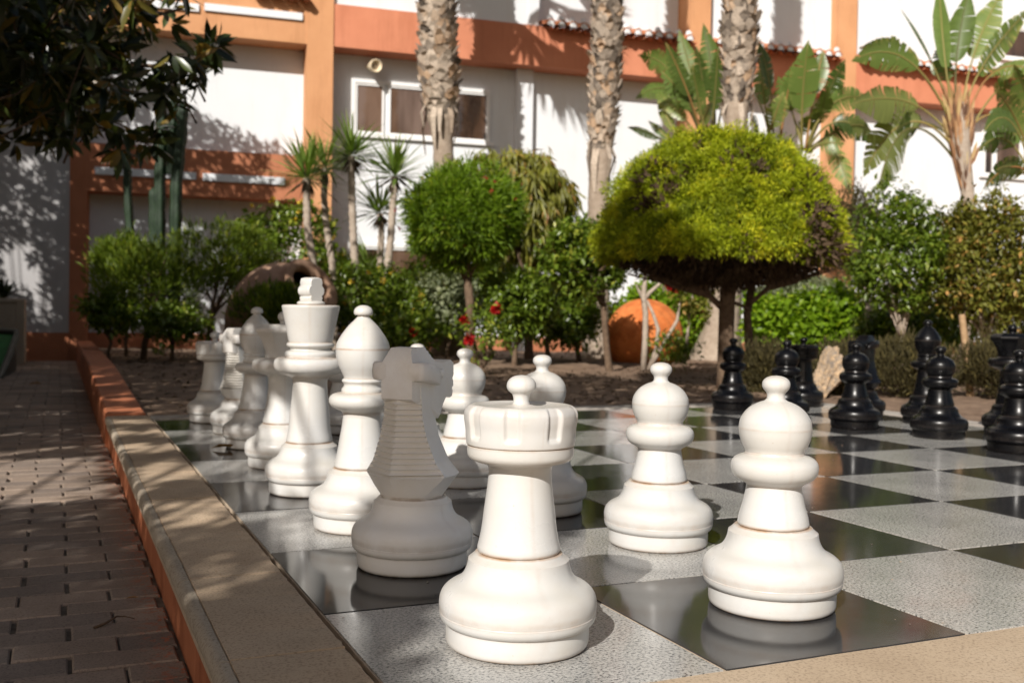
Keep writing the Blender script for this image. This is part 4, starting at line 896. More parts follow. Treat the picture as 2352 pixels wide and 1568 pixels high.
# right group ------------------------------------------------------------------
standard(1590, 26.5, 1590, 750, 100, 90, L['bright'], dict(nclump=384, per=26, cr=.12, Ln=.075, Wd=.05, style='flat', inner=.4, tintsp=.6), 'bright green bush right behind the orange pot', 'bush', 'bright_bush', tr_r=6)
standard(1475, 28, 1480, 720, 80, 70, L['bright'], dict(nclump=198, per=26, cr=.12, Ln=.075, Wd=.05, style='flat', inner=.4, tintsp=.6), 'bright green bush showing above the orange pot', 'bush', 'bright_bush', tr_r=6)
standard(1780, 24, 1785, 745, 75, 70, L['bright'], dict(nclump=173, per=24, cr=.12, Ln=.08, Wd=.055, style='flat', inner=.4, tintsp=.7), 'leafy green bush to the right of the dark cypress trunks', 'bush', 'bright_bush', tr_r=6)
standard(1905, 23, 1905, 750, 105, 75, L['bright'], dict(nclump=285, per=24, cr=.13, Ln=.085, Wd=.06, style='flat', inner=.4, tintsp=.7), 'broad leaved green bush behind the black pawns', 'bush', 'bright_bush', tr_r=6)
standard(1835, 26.5, 1850, 685, 115, 50, L['greygreen'], dict(nclump=434, per=26, cr=.10, Ln=.05, Wd=.03, style='flat', inner=.55, tintsp=.5), 'clipped pale grey green hedge mound under the cypress crown', 'hedge', 'clipped_hedge', tr_r=6)
standard(1998, 21.5, 1975, 545, 68, 95, L['dry'], dict(nclump=260, per=36, cr=.10, Ln=.05, Wd=.010, style='up', inner=.3, tintsp=.6, lobe=.2), 'dark thin tree with a pale forked stem right of the cypress', 'tree', 'dark_tree', tr_r=10, bark='barkpale', stems=.5)
standard(2075, 18.6, 2062, 590, 118, 128, L['bush'], dict(nclump=300, per=30, cr=.10, Ln=.055, Wd=.026, style='flat', inner=.3, tintsp=.65, lobe=.24), 'loose yellow green tree on a thin pale stem right of the thin dark tree', 'tree', 'leafy_tree', tr_r=7, nb=12, bark='barkpale', stems=.4)
standard(2255, 18.2, 2265, 600, 140, 150, L['brownish'], dict(nclump=420, per=34, cr=.11, Ln=.055, Wd=.026, style='flat', inner=.3, tintsp=.65, lobe=.24), 'broad olive brown tree at the right edge above the black pieces', 'tree', 'olive_brown_tree', tr_r=9, nb=12, bark='barkpale', stems=.4)
standard(2345, 21.5, 2330, 740, 90, 75, L['brownish'], dict(nclump=161, per=26, cr=.12, Ln=.06, Wd=.03, style='flat', inner=.35, tintsp=.6), 'dull olive bush at the right edge behind the black queen', 'bush', 'garden_bush', tr_r=5)
for px, D_, cpy, hw, hh, lab in ((1765, 16.2, 850, 60, 58, 'dry dark bush right beside the cypress trunk'), (1940, 15.6, 846, 58, 52, 'dry dark bush behind the black rook and rock'), (2085, 15.2, 848, 84, 58, 'dry brown bush behind the black bishop'), (2275, 15.4, 850, 92, 56, 'dry brown bush behind the wooden stake and black queen')):
    standard(px, D_, px, cpy, hw, hh, L['dry'], dict(nclump=210, per=38, cr=.08, Ln=.05, Wd=.009, style='up', inner=.3, lobe=.28, tintsp=.6), lab, 'bush', 'dry_bush', tr_r=5, nb=14, stems=.15)

# pale bare shrub stems in front of the orange pot, with a red bloom
base = gnd(1480, 21.3); t = empty('bare_rose_shrub', base, 'pale bare stems of an old rose shrub in front of the orange pot', 'shrub')
mb = MB(); D = 21.3
def tr2(pl, rl): mb.tube([loc(p[0], p[1], D, base) for p in pl], [mpx(r_, D) for r_ in rl], 7)
tr2([(1478, 850), (1482, 780), (1483, 720), (1478, 680), (1482, 640), (1484, 600)], [8, 7, 7, 7, 5, 3]); tr2([(1480, 690), (1492, 672), (1512, 655), (1524, 640), (1526, 615)], [5, 5, 4, 4, 2]); tr2([(1478, 690), (1468, 668), (1462, 655), (1478, 660)], [4, 4, 3, 3])
tr2([(1490, 850), (1508, 800), (1512, 755), (1500, 720), (1486, 690)], [6, 5, 5, 4, 3]); tr2([(1495, 840), (1530, 780), (1556, 735), (1560, 700), (1575, 680)], [6, 5, 4, 3, 1.5]); tr2([(1572, 835), (1580, 760), (1585, 700), (1600, 650)], [4, 3.5, 3, 2])
mb.build('stems', MT['barkpale'], t, True)
crown(loc(1545, 800, D, base), (mpx(60, D), .2, mpx(40, D)), 60, 12, .07, .055, .02, L['bush'], t, 'leaves', 'flat', inner=.2); crown(loc(1590, 690, D, base), (mpx(45, D), .2, mpx(55, D)), 70, 10, .07, .055, .03, L['brownish'], t, 'leaves', 'flat', inner=.2)
for px, py, lab in ((1541, 650, 'upper of the two bright red blooms above the orange pot'), (1551, 662, 'lower of the two bright red blooms above the orange pot')):
    ro = empty('rose_bloom', at(px, py, 21.2), lab, 'rose'); crown((0, 0, 0), (mpx(8, 21),)*3, 14, 8, .02, .042, .04, L['red'], ro, 'petals', 'out', inner=.5)

# yuccas ------------------------------------------------------------------------
def yucca(hx, hy, D, path, rad, n, lab, r_=8):
    base = gnd(path[-1][0], D); t = empty('yucca_tree', base, lab, 'yucca', 'slender yuccas with spiky heads')
    mb = MB(); pts = [at(x, y, D)-base for x, y in [(hx, hy)]+path]; pts[-1] = np.zeros(3)
    fine = []; 
    for a, b in zip(pts[:-1], pts[1:]):
        for q in range(9): fine.append(a+(b-a)*q/9)
    fine.append(pts[-1]); mb.tube(fine, [mpx(r_, D)*(.9+.22*(i % 2)+RS.uniform(-.05, .05))*(1+.25*i/len(fine)) for i in range(len(fine))], 8); mb.build('trunk', MT['barkpale'], t, True)
    c = pts[0]; d = sph(n*2); d = d[d[:, 2] > -.55][:n]; n = len(d); A = unit(d+np.array([0, 0, .25])); Nn = unit(np.cross(np.cross(A, [0, 0, 1.]), A)+rnd(n, .15))
    Ls = mpx(rad*1.12, D)*(.8+.4*RS.rand(n)); leafmesh('leaf_head', c+A*.02+rnd(n, .012), A, Nn, Ls, .030, np.clip(RS.rand(n)*.6+A[:, 2]*.4, 0, 1), L['yucca'], t, .15, 8, .10)
    dd = unit(rnd(26)+np.array([0, 0, -1.6])); leafmesh('dry_skirt', c+dd*.01, dd, rnd(26), mpx(rad*.55, D), .02, RS.rand(26), L['thuja_brown'], t)
yucca(704, 410, 24, [(704, 450), (706, 520), (718, 600), (722, 640), (722, 800)], 92, 110, 'leftmost yucca with a big spiky head in front of the orange pillar')
yucca(748, 385, 25.5, [(744, 450), (750, 520), (762, 600), (768, 660), (770, 800)], 85, 90, 'yucca half hidden behind the leftmost yucca, leaning on the orange pillar', 7)
yucca(807, 360, 24.2, [(808, 420), (810, 500), (813, 570), (817, 640), (818, 800)], 88, 120, 'tallest yucca, standing under the left window')
yucca(906, 405, 24.4, [(904, 450), (898, 540), (890, 620), (882, 700), (872, 740), (868, 800)], 86, 110, 'yucca with a long bent stem nearest the ball shaped tree')
yucca(873, 490, 24.9, [(876, 530), (874, 600), (870, 680), (868, 800)], 78, 90, 'short yucca below and between the two right hand yuccas', 7)
yucca(845, 625, 25.2, [(845, 680), (845, 800)], 80, 60, 'stemless young yucca low behind the yucca trunks', 5)

# cactus --------------------------------------------------------------------------
D = 25; base = gnd(350, D); t = empty('column_cactus', base, 'tall dark green column cactus with several ribbed arms at the left', 'cactus')
def rib(pts_px, hw, nm='arm'):
    pts = [at(x, y, D)-base for x, y in pts_px]; n = 40; V = []; fine = []; 
    for a, b in zip(pts[:-1], pts[1:]):
        k = max(3, int(np.linalg.norm(b-a)/.045))
        for q in range(k): fine.append(a+(b-a)*q/k)
    fine.append(pts[-1]); N_ = len(fine); r_ = mpx(hw, D)
    for i, p in enumerate(fine):
        u_ = (N_-1-i)/max(1, N_-1); rr = r_*min(1, math.sqrt(max(0, i*.045/ (r_*1.4)))+.08) if i*.045 < r_*1.4 else r_; rr *= 1+.10*math.sin(i*.9)*.6
        for j in range(n):
            a = 2*math.pi*j/n; q = 1+.24*(abs(((a*5/(2*math.pi)) % 1)-.5)*2-.5)+.05*math.sin(i*2.6+j)
            V.append(p+np.array([math.cos(a)*rr*q, math.sin(a)*rr*q, 0]))
    F = [(i*n+j, i*n+(j+1) % n, (i+1)*n+(j+1) % n, (i+1)*n+j) for i in range(N_-1) for j in range(n)]+[tuple(range(n))]
    put(nm, mesh(nm, V, F, True, 50), MT['cactus'], t)
rib([(291, 345), (293, 450), (300, 560), (303, 700)], 9); rib([(352, 430), (352, 550), (355, 700)], 10); rib([(366, 195), (372, 300), (366, 420), (366, 560), (366, 700)], 12.5)
rib([(402, 215), (398, 255), (384, 290)], 9); rib([(418, 238), (416, 300), (404, 420), (402, 560), (398, 700)], 13); rib([(396, 268), (394, 330), (390, 400)], 9); rib([(360, 150), (362, 210), (366, 250)], 9)

# clay jar lying tilted, mouth up to the right -------------------------------------------
D = 22; jc = at(640, 722, D); t = empty('clay_jar', (jc[0], jc[1], 0), 'huge weathered clay jar lying tilted with its dark mouth to the upper right', 'jar')
mb = MB(); Rj = mpx(112, D)
prof = [(0.001, -1.42), (.30, -1.40), (.42, -1.30), (.62, -1.0), (.86, -.6), (.99, -.15), (1.0, .2), (.93, .5), (.78, .74), (.62, .88), (.53, .94), (.50, .99), (.56, 1.04), (.63, 1.06), (.64, 1.12), (.60, 1.14), (.47, 1.13), (.44, 1.06), (.43, .98), (.5, .86)]
pr_ = catmull([(z, r_) for r_, z in prof], .05); ring(mb, [(max(r_, .001)*Rj*(1+.008*math.sin(k*1.3)), z*Rj) for k, (z, r_) in enumerate(pr_)], 56)
o = mb.build('body', MT['jar'], t, True, 60); o.location = Vector(jc-np.array([jc[0], jc[1], 0])); ax = unit(RT*.72+UP*.50-FW*.50); o.rotation_euler = Vector(ax).to_track_quat('Z', 'Y').to_euler()
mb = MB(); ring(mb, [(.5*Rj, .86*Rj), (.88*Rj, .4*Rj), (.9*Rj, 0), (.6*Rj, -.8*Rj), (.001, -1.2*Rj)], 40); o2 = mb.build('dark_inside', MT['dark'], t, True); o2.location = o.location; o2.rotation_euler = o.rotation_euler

# orange pot ---------------------------------------------------------------------------
D = 24.4; pc = at(1478, 775, D); t = empty('orange_pot', (pc[0], pc[1], 0), 'big bright orange clay pot lying half buried on its side behind pale stems', 'pot')
mb = MB(); Rj = mpx(88, D)
pr_ = catmull([(z, r_) for r_, z in [(.001, -1.15), (.35, -1.12), (.62, -.95), (.88, -.5), (1, 0), (.93, .45), (.72, .85), (.45, 1.1), (.38, 1.2), (.46, 1.28), (.40, 1.29), (.30, 1.2)]], .05)
ring(mb, [(max(r_, .001)*Rj*(1+.01*math.sin(k)), z*Rj) for k, (z, r_) in enumerate(pr_)], 56); o = mb.build('body', MT['pot'], t, True, 60); o.location = Vector(pc-np.array([pc[0], pc[1], 0])); o.rotation_euler = Vector(unit(FW*.8+RT*.35+UP*.15)).to_track_quat('Z', 'Y').to_euler()

# rock, stake, planter, ramp --------------------------------------------------------------
def blob(name, c, rad, mat, parent, seed, n=3, amp=.25, M=None):
    bm = bmesh.new(); bmesh.ops.create_icosphere(bm, subdivisions=n, radius=1); rs = np.random.RandomState(seed); ph = rs.uniform(0, 6, 9); 
    for v in bm.verts:
        d = v.co.copy(); k = 1+amp*(.5*math.sin(d.x*3+ph[0])*math.cos(d.y*2.5+ph[1])+.35*math.sin(d.z*5+ph[2]+d.x*2)+.25*math.sin(d.y*9+ph[3])*math.cos(d.x*8+ph[4]))+rs.normal(0, amp*.07)
        v.co = Vector((d.x*rad[0]*k, d.y*rad[1]*k, d.z*rad[2]*k))
        if M is not None: v.co = M @ v.co
    me = bpy.data.meshes.new(name); bm.to_mesh(me); bm.free()
    return put(name, me, mat, parent, c)
D = 15.2; p = gnd(1895, D); rk = blob('garden_rock', (p[0], p[1], mpx(42, D)), (mpx(24, D), .12, mpx(64, D)), MT['rock'], None, 4, 5, .42, Matrix.Rotation(R(-24), 3, Vector(-FW)))
tag(rk, 'upright tan rock standing on the soil beside the black rook', 'rock')
D = 15.6; p = gnd(2230, D); mb = MB(); q = at(2209, 722, D); mb.tube([p-np.array([0, 0, .05]), (p+q)/2+np.array([.004, 0, 0]), q], [mpx(9, D), mpx(8.3, D), mpx(7.5, D)], 10); tag(mb.build('wooden_stake', MT['wood'], smooth=True, sharp=50), 'thin round wooden stake leaning in the soil behind the black pieces', 'stake')
D = 25; z0 = PZ; pl = empty('planter_box', gnd(0, D, -.3), 'beige rendered planter box at the left edge in front of the white wall', 'planter'); x1 = gnd(55, D, -.3)-np.array(pl.location)
h = (at(55, 686, D)[2]-PZ); mb = MB(); mb.box(x1[0]-1.6, x1[0]-.10, 0, .9, 0, h-.05); mb.box(x1[0]-1.62, x1[0]-.08, -.02, .92, h-.05, h); mb.box(x1[0]-.10, x1[0], .0, .9, 0, h-.002); mb.build('box', MT['beige'], pl, bevel=.01)
ag = empty('agave', at(10, 684, 25.7), 'spiky dark plant growing in the beige planter box', 'agave'); n = 46; d = sph(120); d = d[d[:, 2] > .05][:n]; n = len(d)
leafmesh('leaves', rnd(n, .02), d, np.cross(np.cross(d, [0, 0, 1.]), d)+.01, mpx(52, 25.7), .05, RS.rand(n), L['shade'], ag, .2, 8, .15)
rp = empty('green_ramp', gnd(0, 20.5, -.3), 'dark rimmed green felt ramp beside the path at the left edge', 'ramp'); loc0 = np.array(rp.location)
pts = [at(38, 762, 23)-loc0, at(36, 775, 22.6)-loc0, at(22, 815, 21.5)-loc0, at(2, 862, 20.3)-loc0, at(-18, 892, 19.6)-loc0]
mb = MB(); mb.tube([at(-120, 758, 23)-loc0]+pts, [.035]*6, 10); mb.build('rim', MT['darkstone'], rp, True)
mb = MB(); V = []; 
for p_ in pts: V += [p_+np.array([-.02, 0, -.03]), p_+np.array([-1.2, 0, -.03]), p_+np.array([.0, 0, -.04]), np.array([p_[0], p_[1], 0]), np.array([p_[0]-1.2, p_[1], 0])]
mb.add(V, [(5*i, 5*i+1, 5*i+6, 5*i+5) for i in range(4)]); mb.build('felt', MT['green_mat'], rp)
mb = MB(); mb.add(V, [(5*i+2, 5*i+3, 5*i+8, 5*i+7) for i in range(4)]+[(2, 1, 4, 3), (22, 21, 24, 23)]); mb.build('sides', MT['darkstone'], rp)

# bird of paradise trees -------------------------------------------------------------------
def bez(p, t): 
    return (1-t)**2*p[0]+2*(1-t)*t*p[1]+t*t*p[2]
def strel(name_loc, D, leaves_, label, trunk=None, stalks=True, cat='bird of paradise tree'):
    base = gnd(name_loc, D); t = empty('strelitzia_tree', base, label, cat, 'banana leaved strelitzia trees')
    V = []; F = []; tt = []; V2 = []; F2 = []; t2 = []; pm = MB(); rs = np.random.RandomState(int(name_loc))
    for lf in leaves_:
        (a, b_, c_), w_, pale, t0 = lf[:4]; torn = (lf[4] if len(lf) > 4 else .35); torn = torn if name_loc == 2215 else min(.9, torn*.7+.32); oneside = lf[5] if len(lf) > 5 else 0
        dd = [rs.uniform(-.15, .15), rs.uniform(-1.0, .6), rs.uniform(-1.6, .8)]
        P = [at(a[0], a[1], D+dd[0])-base, at(b_[0], b_[1], D+dd[1])-base, at(c_[0], c_[1], D+dd[2])-base]
        pm = MB(); pm.tube([bez(P, q/14) for q in range(15)], [mpx(3.2, D)*(1-.75*q/14) for q in range(15)], 6)
        W_ = mpx(w_*(1.4 if name_loc == 2215 else 1.1), D); side = unit(np.cross(bez(P, .9)-bez(P, .4), FW*1.0+rs.normal(0, .35, 3))); tone = rs.rand()*.7; N = 34; drop = rs.uniform(.15, .55)
        VV, FFx, TT = [], [], []
        for sg in (1, -1):
            if oneside and sg != oneside: continue
            q = 0
            while q < N:
                ln = 1 if rs.rand() < torn*.6 else rs.randint(2, 5)
                if rs.rand() > torn+.25: ln = rs.randint(5, 12)
                ln = min(ln, N-q); shift = rs.normal(0, .05)*torn; dr = drop+rs.normal(0, .12)*torn; b0 = len(VV)
                for k in range(ln+1):
                    u_ = (q+k)/N; t_ = t0+(1-t0)*u_; p_ = bez(P, t_); tg = unit(bez(P, min(1, t_+.02))-bez(P, max(0, t_-.02)))
                    wv = W_*(math.sin(math.pi*min(1, .06+.94*u_))**.55)*(1.0 if u_ < .6 else (1-(u_-.6)/.4)**.5)
                    gap = 0 if ln == 1 else (.12 if torn > .2 else 0)*((k == 0)-(k == ln))*1.0
                    e = tg*(W_*(.25+shift)+ gap*W_*.6); sd = unit(side*sg-tg*(side*sg@tg)); g_ = np.array([0, 0, -1.])
                    m_ = p_+sd*wv*.5+e*.4+g_*wv*dr*.15+np.cross(tg, sd)*wv*.10; x_ = p_+sd*wv*(1+rs.normal(0, .02))+e+g_*wv*dr*.6
                    VV += [p_, m_, x_]; TT += [tone+.1, tone+.15*rs.rand(), tone+.2*rs.rand()+(.3 if torn > .5 and rs.rand() < .25 else 0)]
                for k in range(ln): i0 = b0+3*k; FFx += [(i0, i0+1, i0+4, i0+3), (i0+1, i0+2, i0+5, i0+4)]
                q += ln
        nm = 'leaf'; mt_ = L['strel_pale'] if pale else L['strel']
        me = mesh(nm, VV, FFx, True); a_ = me.attributes.new('tint', 'FLOAT', 'POINT'); a_.data.foreach_set('value', np.array(TT, np.float32)); put(nm, me, mt_, t)
        me = mesh('leaf_stalk', pm.V, pm.F, True); a_ = me.attributes.new('tint', 'FLOAT', 'POINT'); a_.data.foreach_set('value', np.full(len(pm.V), rs.rand(), np.float32)); put('leaf_stalk', me, L['petiole'], t)
    if trunk:
        mb = MB(); pl_ = [at(x, y, D)-base for x, y, h in trunk]; pl_[-1] = np.zeros(3); rl_ = [mpx(h, D) for x, y, h in trunk]; mb.tube(pl_, rl_, 14); mb.build('trunk', MT['barkpale'], t, True)
        # split leaf sheaths up the fan
        P = []; A = []
        for q in range(90):
            u_ = rs.rand(); i = min(len(trunk)-2, int(u_*2.2)); f = rs.rand(); x = trunk[i][0]*(1-f)+trunk[i+1][0]*f; y = trunk[i][1]*(1-f)+trunk[i+1][1]*f; hh = trunk[i][2]*(1-f)+trunk[i+1][2]*f
            s_ = rs.uniform(-1, 1); P.append(at(x+s_*hh*.9, y, D-mpx(hh, D)/T*math.sqrt(max(0, 1-s_*s_))*.95)-base); A.append(unit(UP*1.0+RT*s_*.35+rs.normal(0, .05, 3)))
        leafmesh('leaf_sheaths', np.array(P), np.array(A), -FW+rs.normal(0, .3, (90, 3)), mpx(55, D), mpx(9, D), rs.rand(90), L['sheath'], t, .3, 8, .0)
    return t
S = lambda *a: a
strel(2215, 27, [
 (((2195, 300), (2150, 130), (2072, 26)), 24, 0, .5, .25), (((2195, 300), (2165, 150), (2157, -40)), 15, 0, .45, .05), (((2200, 300), (2180, 150), (2226, -20)), 22, 0, .5, .4),
 (((2205, 300), (2215, 130), (2300, -15)), 22, 0, .5, .3), (((2210, 300), (2215, 160), (2370, 18)), 24, 0, .45, .75), (((2195, 310), (2100, 60), (1962, 138)), 26, 0, .42, .6), (((2195, 300), (2095, 85), (1975, 110)), 20, 0, .45, .8),
 (((2195, 330), (2105, 190), (1955, 240)), 30, 1, .42, .6), (((2190, 340), (2080, 190), (1985, 400)), 30, 1, .35, .8), (((2195, 370), (2060, 180), (2012, 460)), 34, 1, .42, .9, 1),
 (((2215, 300), (2260, 110), (2380, 165)), 32, 0, .4, .7), (((2215, 320), (2270, 200), (2400, 330)), 26, 0, .4, .5), (((2220, 320), (2300, 150), (2345, 220)), 22, 0, .45, .5), (((2210, 300), (2190, 200), (2150, 120)), 18, 0, .6, .3),
 (((2190, 320), (2110, 250), (2060, 300)), 22, 0, .5, .6)],
 'strelitzia tree with a reddish trunk fanning into large torn leaves at upper right', [(2196, 240, 24), (2200, 300, 27), (2210, 370, 20), (2222, 440, 15), (2232, 560, 15), (2240, 800, 18)])
strel(1850, 29, [
 (((1842, 345), (1838, 230), (1856, 100)), 30, 0, .35, .05), (((1850, 345), (1885, 240), (1940, 140)), 20, 0, .5, .3), (((1850, 345), (1895, 260), (1928, 172)), 22, 0, .5, .3), (((1775, 330), (1750, 230), (1748, 140)), 18, 0, .45, .2),
 (((1775, 330), (1782, 200), (1740, 92)), 14, 0, .5, .2), (((1850, 345), (1900, 190), (1995, 230)), 26, 0, .4, .5), (((1855, 345), (1920, 220), (2010, 330)), 26, 0, .4, .7), (((1855, 350), (1910, 280), (1952, 440)), 22, 0, .45, .9),
 (((1770, 330), (1760, 260), (1726, 200)), 20, 0, .5, .3), (((1845, 345), (1820, 250), (1790, 180)), 22, 0, .5, .3), (((1850, 345), (1880, 300), (1900, 200)), 20, 0, .5, .4), (((1855, 345), (1960, 260), (2000, 300)), 20, 1, .4, .7), (((1760, 350), (1770, 280), (1800, 215)), 22, 0, .4, .3), (((1800, 350), (1830, 300), (1890, 250)), 22, 0, .4, .4), (((1850, 350), (1910, 300), (1975, 275)), 24, 0, .35, .7), (((1740, 350), (1745, 300), (1722, 262)), 20, 0, .4, .5), (((1860, 350), (1890, 320), (1935, 330)), 22, 0, .35, .7), (((1850, 345), (1870, 200), (1890, 120)), 20, 0, .5, .3), (((1790, 345), (1800, 250), (1822, 150)), 20, 0, .5, .3), (((1790, 340), (1800, 270), (1775, 230)), 20, 1, .5, .3)],
 'strelitzia clump with broad upright leaves behind the right side of the golden cypress')
strel(1620, 29.5, [
 (((1625, 340), (1600, 200), (1560, 72)), 20, 0, .45, .6), (((1640, 340), (1650, 200), (1616, 58)), 22, 0, .45, .15), (((1615, 330), (1560, 130), (1470, 128)), 24, 0, .45, .8), (((1615, 330), (1560, 150), (1463, 225)), 18, 0, .5, .6),
 (((1620, 340), (1590, 220), (1530, 100)), 18, 0, .5, .5), (((1625, 340), (1625, 230), (1600, 110)), 16, 0, .5, .3), (((1570, 340), (1540, 290), (1512, 226)), 15, 1, .35, .05), (((1600, 330), (1610, 280), (1636, 232)), 13, 0, .35, .05),
 (((1560, 350), (1500, 300), (1442, 293)), 12, 0, .4, .2), (((1560, 350), (1530, 310), (1490, 278)), 9, 0, .4, .1), (((1640, 340), (1660, 230), (1680, 150)), 18, 0, .5, .4), (((1620, 340), (1590, 260), (1560, 170)), 20, 0, .5, .6), (((1620, 340), (1600, 240), (1520, 165)), 22, 0, .45, .7), (((1630, 340), (1640, 260), (1650, 110)), 20, 0, .45, .4), (((1620, 340), (1580, 270), (1500, 205)), 18, 0, .45, .8), (((1630, 340), (1610, 270), (1590, 150)), 20, 0, .45, .6)],
 'strelitzia clump spreading left of the right palm, above the golden cypress')
strel(2360, 24, [
 (((2380, 440), (2330, 200), (2262, 300)), 26, 0, .4, .5), (((2380, 440), (2320, 260), (2250, 345)), 30, 0, .4, .4), (((2390, 430), (2340, 260), (2290, 210)), 26, 0, .4, .6), (((2390, 440), (2340, 330), (2262, 430)), 28, 0, .4, .7), (((2390, 440), (2390, 280), (2330, 150)), 30, 0, .4, .4), (((2390, 450), (2340, 360), (2290, 390)), 26, 0, .4, .5)],
 'darker strelitzia leaves pushing in from the right frame edge')

# dark broad leaved tree hanging in at upper left -------------
def rosettes(P, n_each, Ln, Wd, droop=.0):
    k = len(P); idx = np.repeat(np.arange(k), n_each); ax = unit(rnd(k, .6)+np.array([0.25, 0, .25])); A = unit(ax[idx]*.55+sph(k*n_each)+np.array([0, 0, -droop])); 
    Nn = unit(ax[idx]+rnd(k*n_each, .25)); sz = .7+.5*RS.rand(k*n_each)
    return P[idx]+A*.02, A, Nn, Ln*sz, Wd*sz
base = gnd(-900, 15, -.3); t = empty('broadleaf_tree', base, 'dark broad leaved evergreen tree hanging its branches in at upper left', 'tree')
pts = []
def vis(px, py, D_, s): 
    return at(px+RS.normal(0, s), py+RS.normal(0, s*.8), D_+RS.uniform(-1.6, 1.6))
poly = [(-160, -160), (480, -160), (395, 30), (400, 60), (330, 100), (420, 130), (495, 105), (470, 150), (405, 205), (330, 200), (320, 250), (380, 330), (290, 345), (235, 330), (170, 305), (110, 330), (60, 270), (20, 300), (-160, 300)]
def inside_(x, y, pg):
    c_ = False; j = len(pg)-1
    for i in range(len(pg)):
        if (pg[i][1] > y) != (pg[j][1] > y) and x < (pg[j][0]-pg[i][0])*(y-pg[i][1])/(pg[j][1]-pg[i][1])+pg[i][0]: c_ = not c_
        j = i
    return c_
while len(pts) < 640:
    x, y = RS.uniform(-160, 500), RS.uniform(-160, 350)
    dens = 1.0 if x < 230 and y < 270 else (.07 if (x > 290 and y > 100) else .42)
    if inside_(x, y, poly) and RS.rand() < dens: pts.append(at(x, y, RS.uniform(12.5, 18)))
for (x, y) in ((478, 118), (455, 135), (440, 150), (452, 170), (410, 175), (380, 190), (372, 215), (395, 235), (350, 165), (345, 330), (310, 330), (270, 345), (365, 300), (33, 330), (500, 112), (490, 100), (425, 205), (300, 230)):
    for q in range(2): pts.append(at(x+RS.normal(0, 4), y+RS.normal(0, 4), RS.uniform(14, 15)))
pts = np.array(pts)-base; P, A, Nn, Ln, Wd = rosettes(pts, 8, .17, .05, .35)
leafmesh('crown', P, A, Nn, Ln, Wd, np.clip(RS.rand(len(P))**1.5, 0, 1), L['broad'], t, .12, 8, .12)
mb = MB()
def brp(pl_, rl_): mb.tube([at(x, y, d)-base for x, y, d in pl_], rl_, 7)
mb.tube([(0, 0, -.1), (.05, 0, 1.2), (.1, .1, 2.4), (.3, .2, 3.6)], [.22, .18, .15, .12], 12)
brp([(-900, 250, 15), (-400, 290, 15), (-100, 270, 15), (60, 268, 15), (160, 270, 15), (250, 300, 15), (340, 330, 14.8)], [.10, .07, .035, .022, .016, .01, .005])
brp([(-900, 200, 15), (-300, 220, 15), (0, 206, 15.3), (150, 170, 15), (300, 150, 14.7), (400, 155, 14.6), (440, 140, 14.6), (490, 112, 14.5)], [.11, .08, .04, .03, .018, .012, .009, .004])
brp([(-900, 100, 15), (-200, 60, 15.5), (100, 60, 15.5), (300, 50, 15), (420, 20, 15)], [.10, .06, .035, .02, .008]); brp([(150, 172, 15), (230, 215, 15), (330, 215, 14.8), (390, 235, 14.8)], [.02, .014, .01, .005]); brp([(20, 206, 15.3), (40, 280, 15.2), (36, 320, 15)], [.014, .008, .004])
for p_ in pts[::7]:
    q_ = p_+rnd(1, .22)[0]+np.array([-.12, 0, -.1]); mb.tube([q_, (p_+q_)/2+rnd(1, .02)[0], p_], [.008, .006, .003], 4)
mb.build('branches', MT['barkdark'], t, True)

# unseen crowns added to shade path, kerb, pieces and the left of the building
hs = SUN[:2]/SUN[2]
def up_sun(a, b, z0_, h): return np.array([a+hs[0]*(h-z0_), b+hs[1]*(h-z0_), h])
def outside(p, m_=70):
    x, y, f = pr(p*T); return f < .3 or x < -m_ or x > 2352+m_ or y < -m_ or y > 1568+m_
def patch(x, y, cx, cy, rx, ry): return ((x-cx)/rx)**2+((y-cy)/ry)**2 < 1
def wob(a, b): return .5+.5*math.sin(a*3.1+b*5.3+1)*math.cos(b*2.3-a*1.7)
def tau(a, b):
    """leaf cover wanted over the ground point (a, b), squares"""
    lat = b-a-1.05
    if abs(lat) < .46 and -1.0 < a < 2.1 and b > .2: return 8
    if a < -.50:
        if a < -.78 and 4.9 < b < 7.5: return .03 if (a < -.88-.08*(b-5)) else .6
        if b < 3.4: return 3.4
        if b < 5.0: return 2.2
        return 2.6 if math.sin(b*4.6+1.3*math.sin(a*3+b)) > -.82 else .1
    if a < .05:
        if b < .3: return .4
        if b < 1.22: return 3.0
        if b < 1.65: return .1
        if b < 2.15: return 1.8
        return 3.0 if math.sin(b*5.4+1.6*math.sin(a*2.5+b*.9)) > .40 else .03
    if b > 8.1:
        if a < 8.5 and b < 14.0+(.8 if a > 4 else 3): return 1.7
        if a < 1.5 and b < 22: return 1.9
        return 0
    if a < .5 and 1.7 < b < 7.5: return 1.6 if math.sin(b*6.5+2.2*math.sin(a*2.5+b*.7)) > .65 else .05
    if 1.02 < a < 2.2 and 5.0 < b < 6.15 and b-a > 3.65: return 2.2
    if b-a > 6.6 and a < 3.0: return 1.9
    if b-a > 5.65 and a < 3.0: return .35
    if b-a > 4.75 and a < 3.0: return 2.4
    return 0
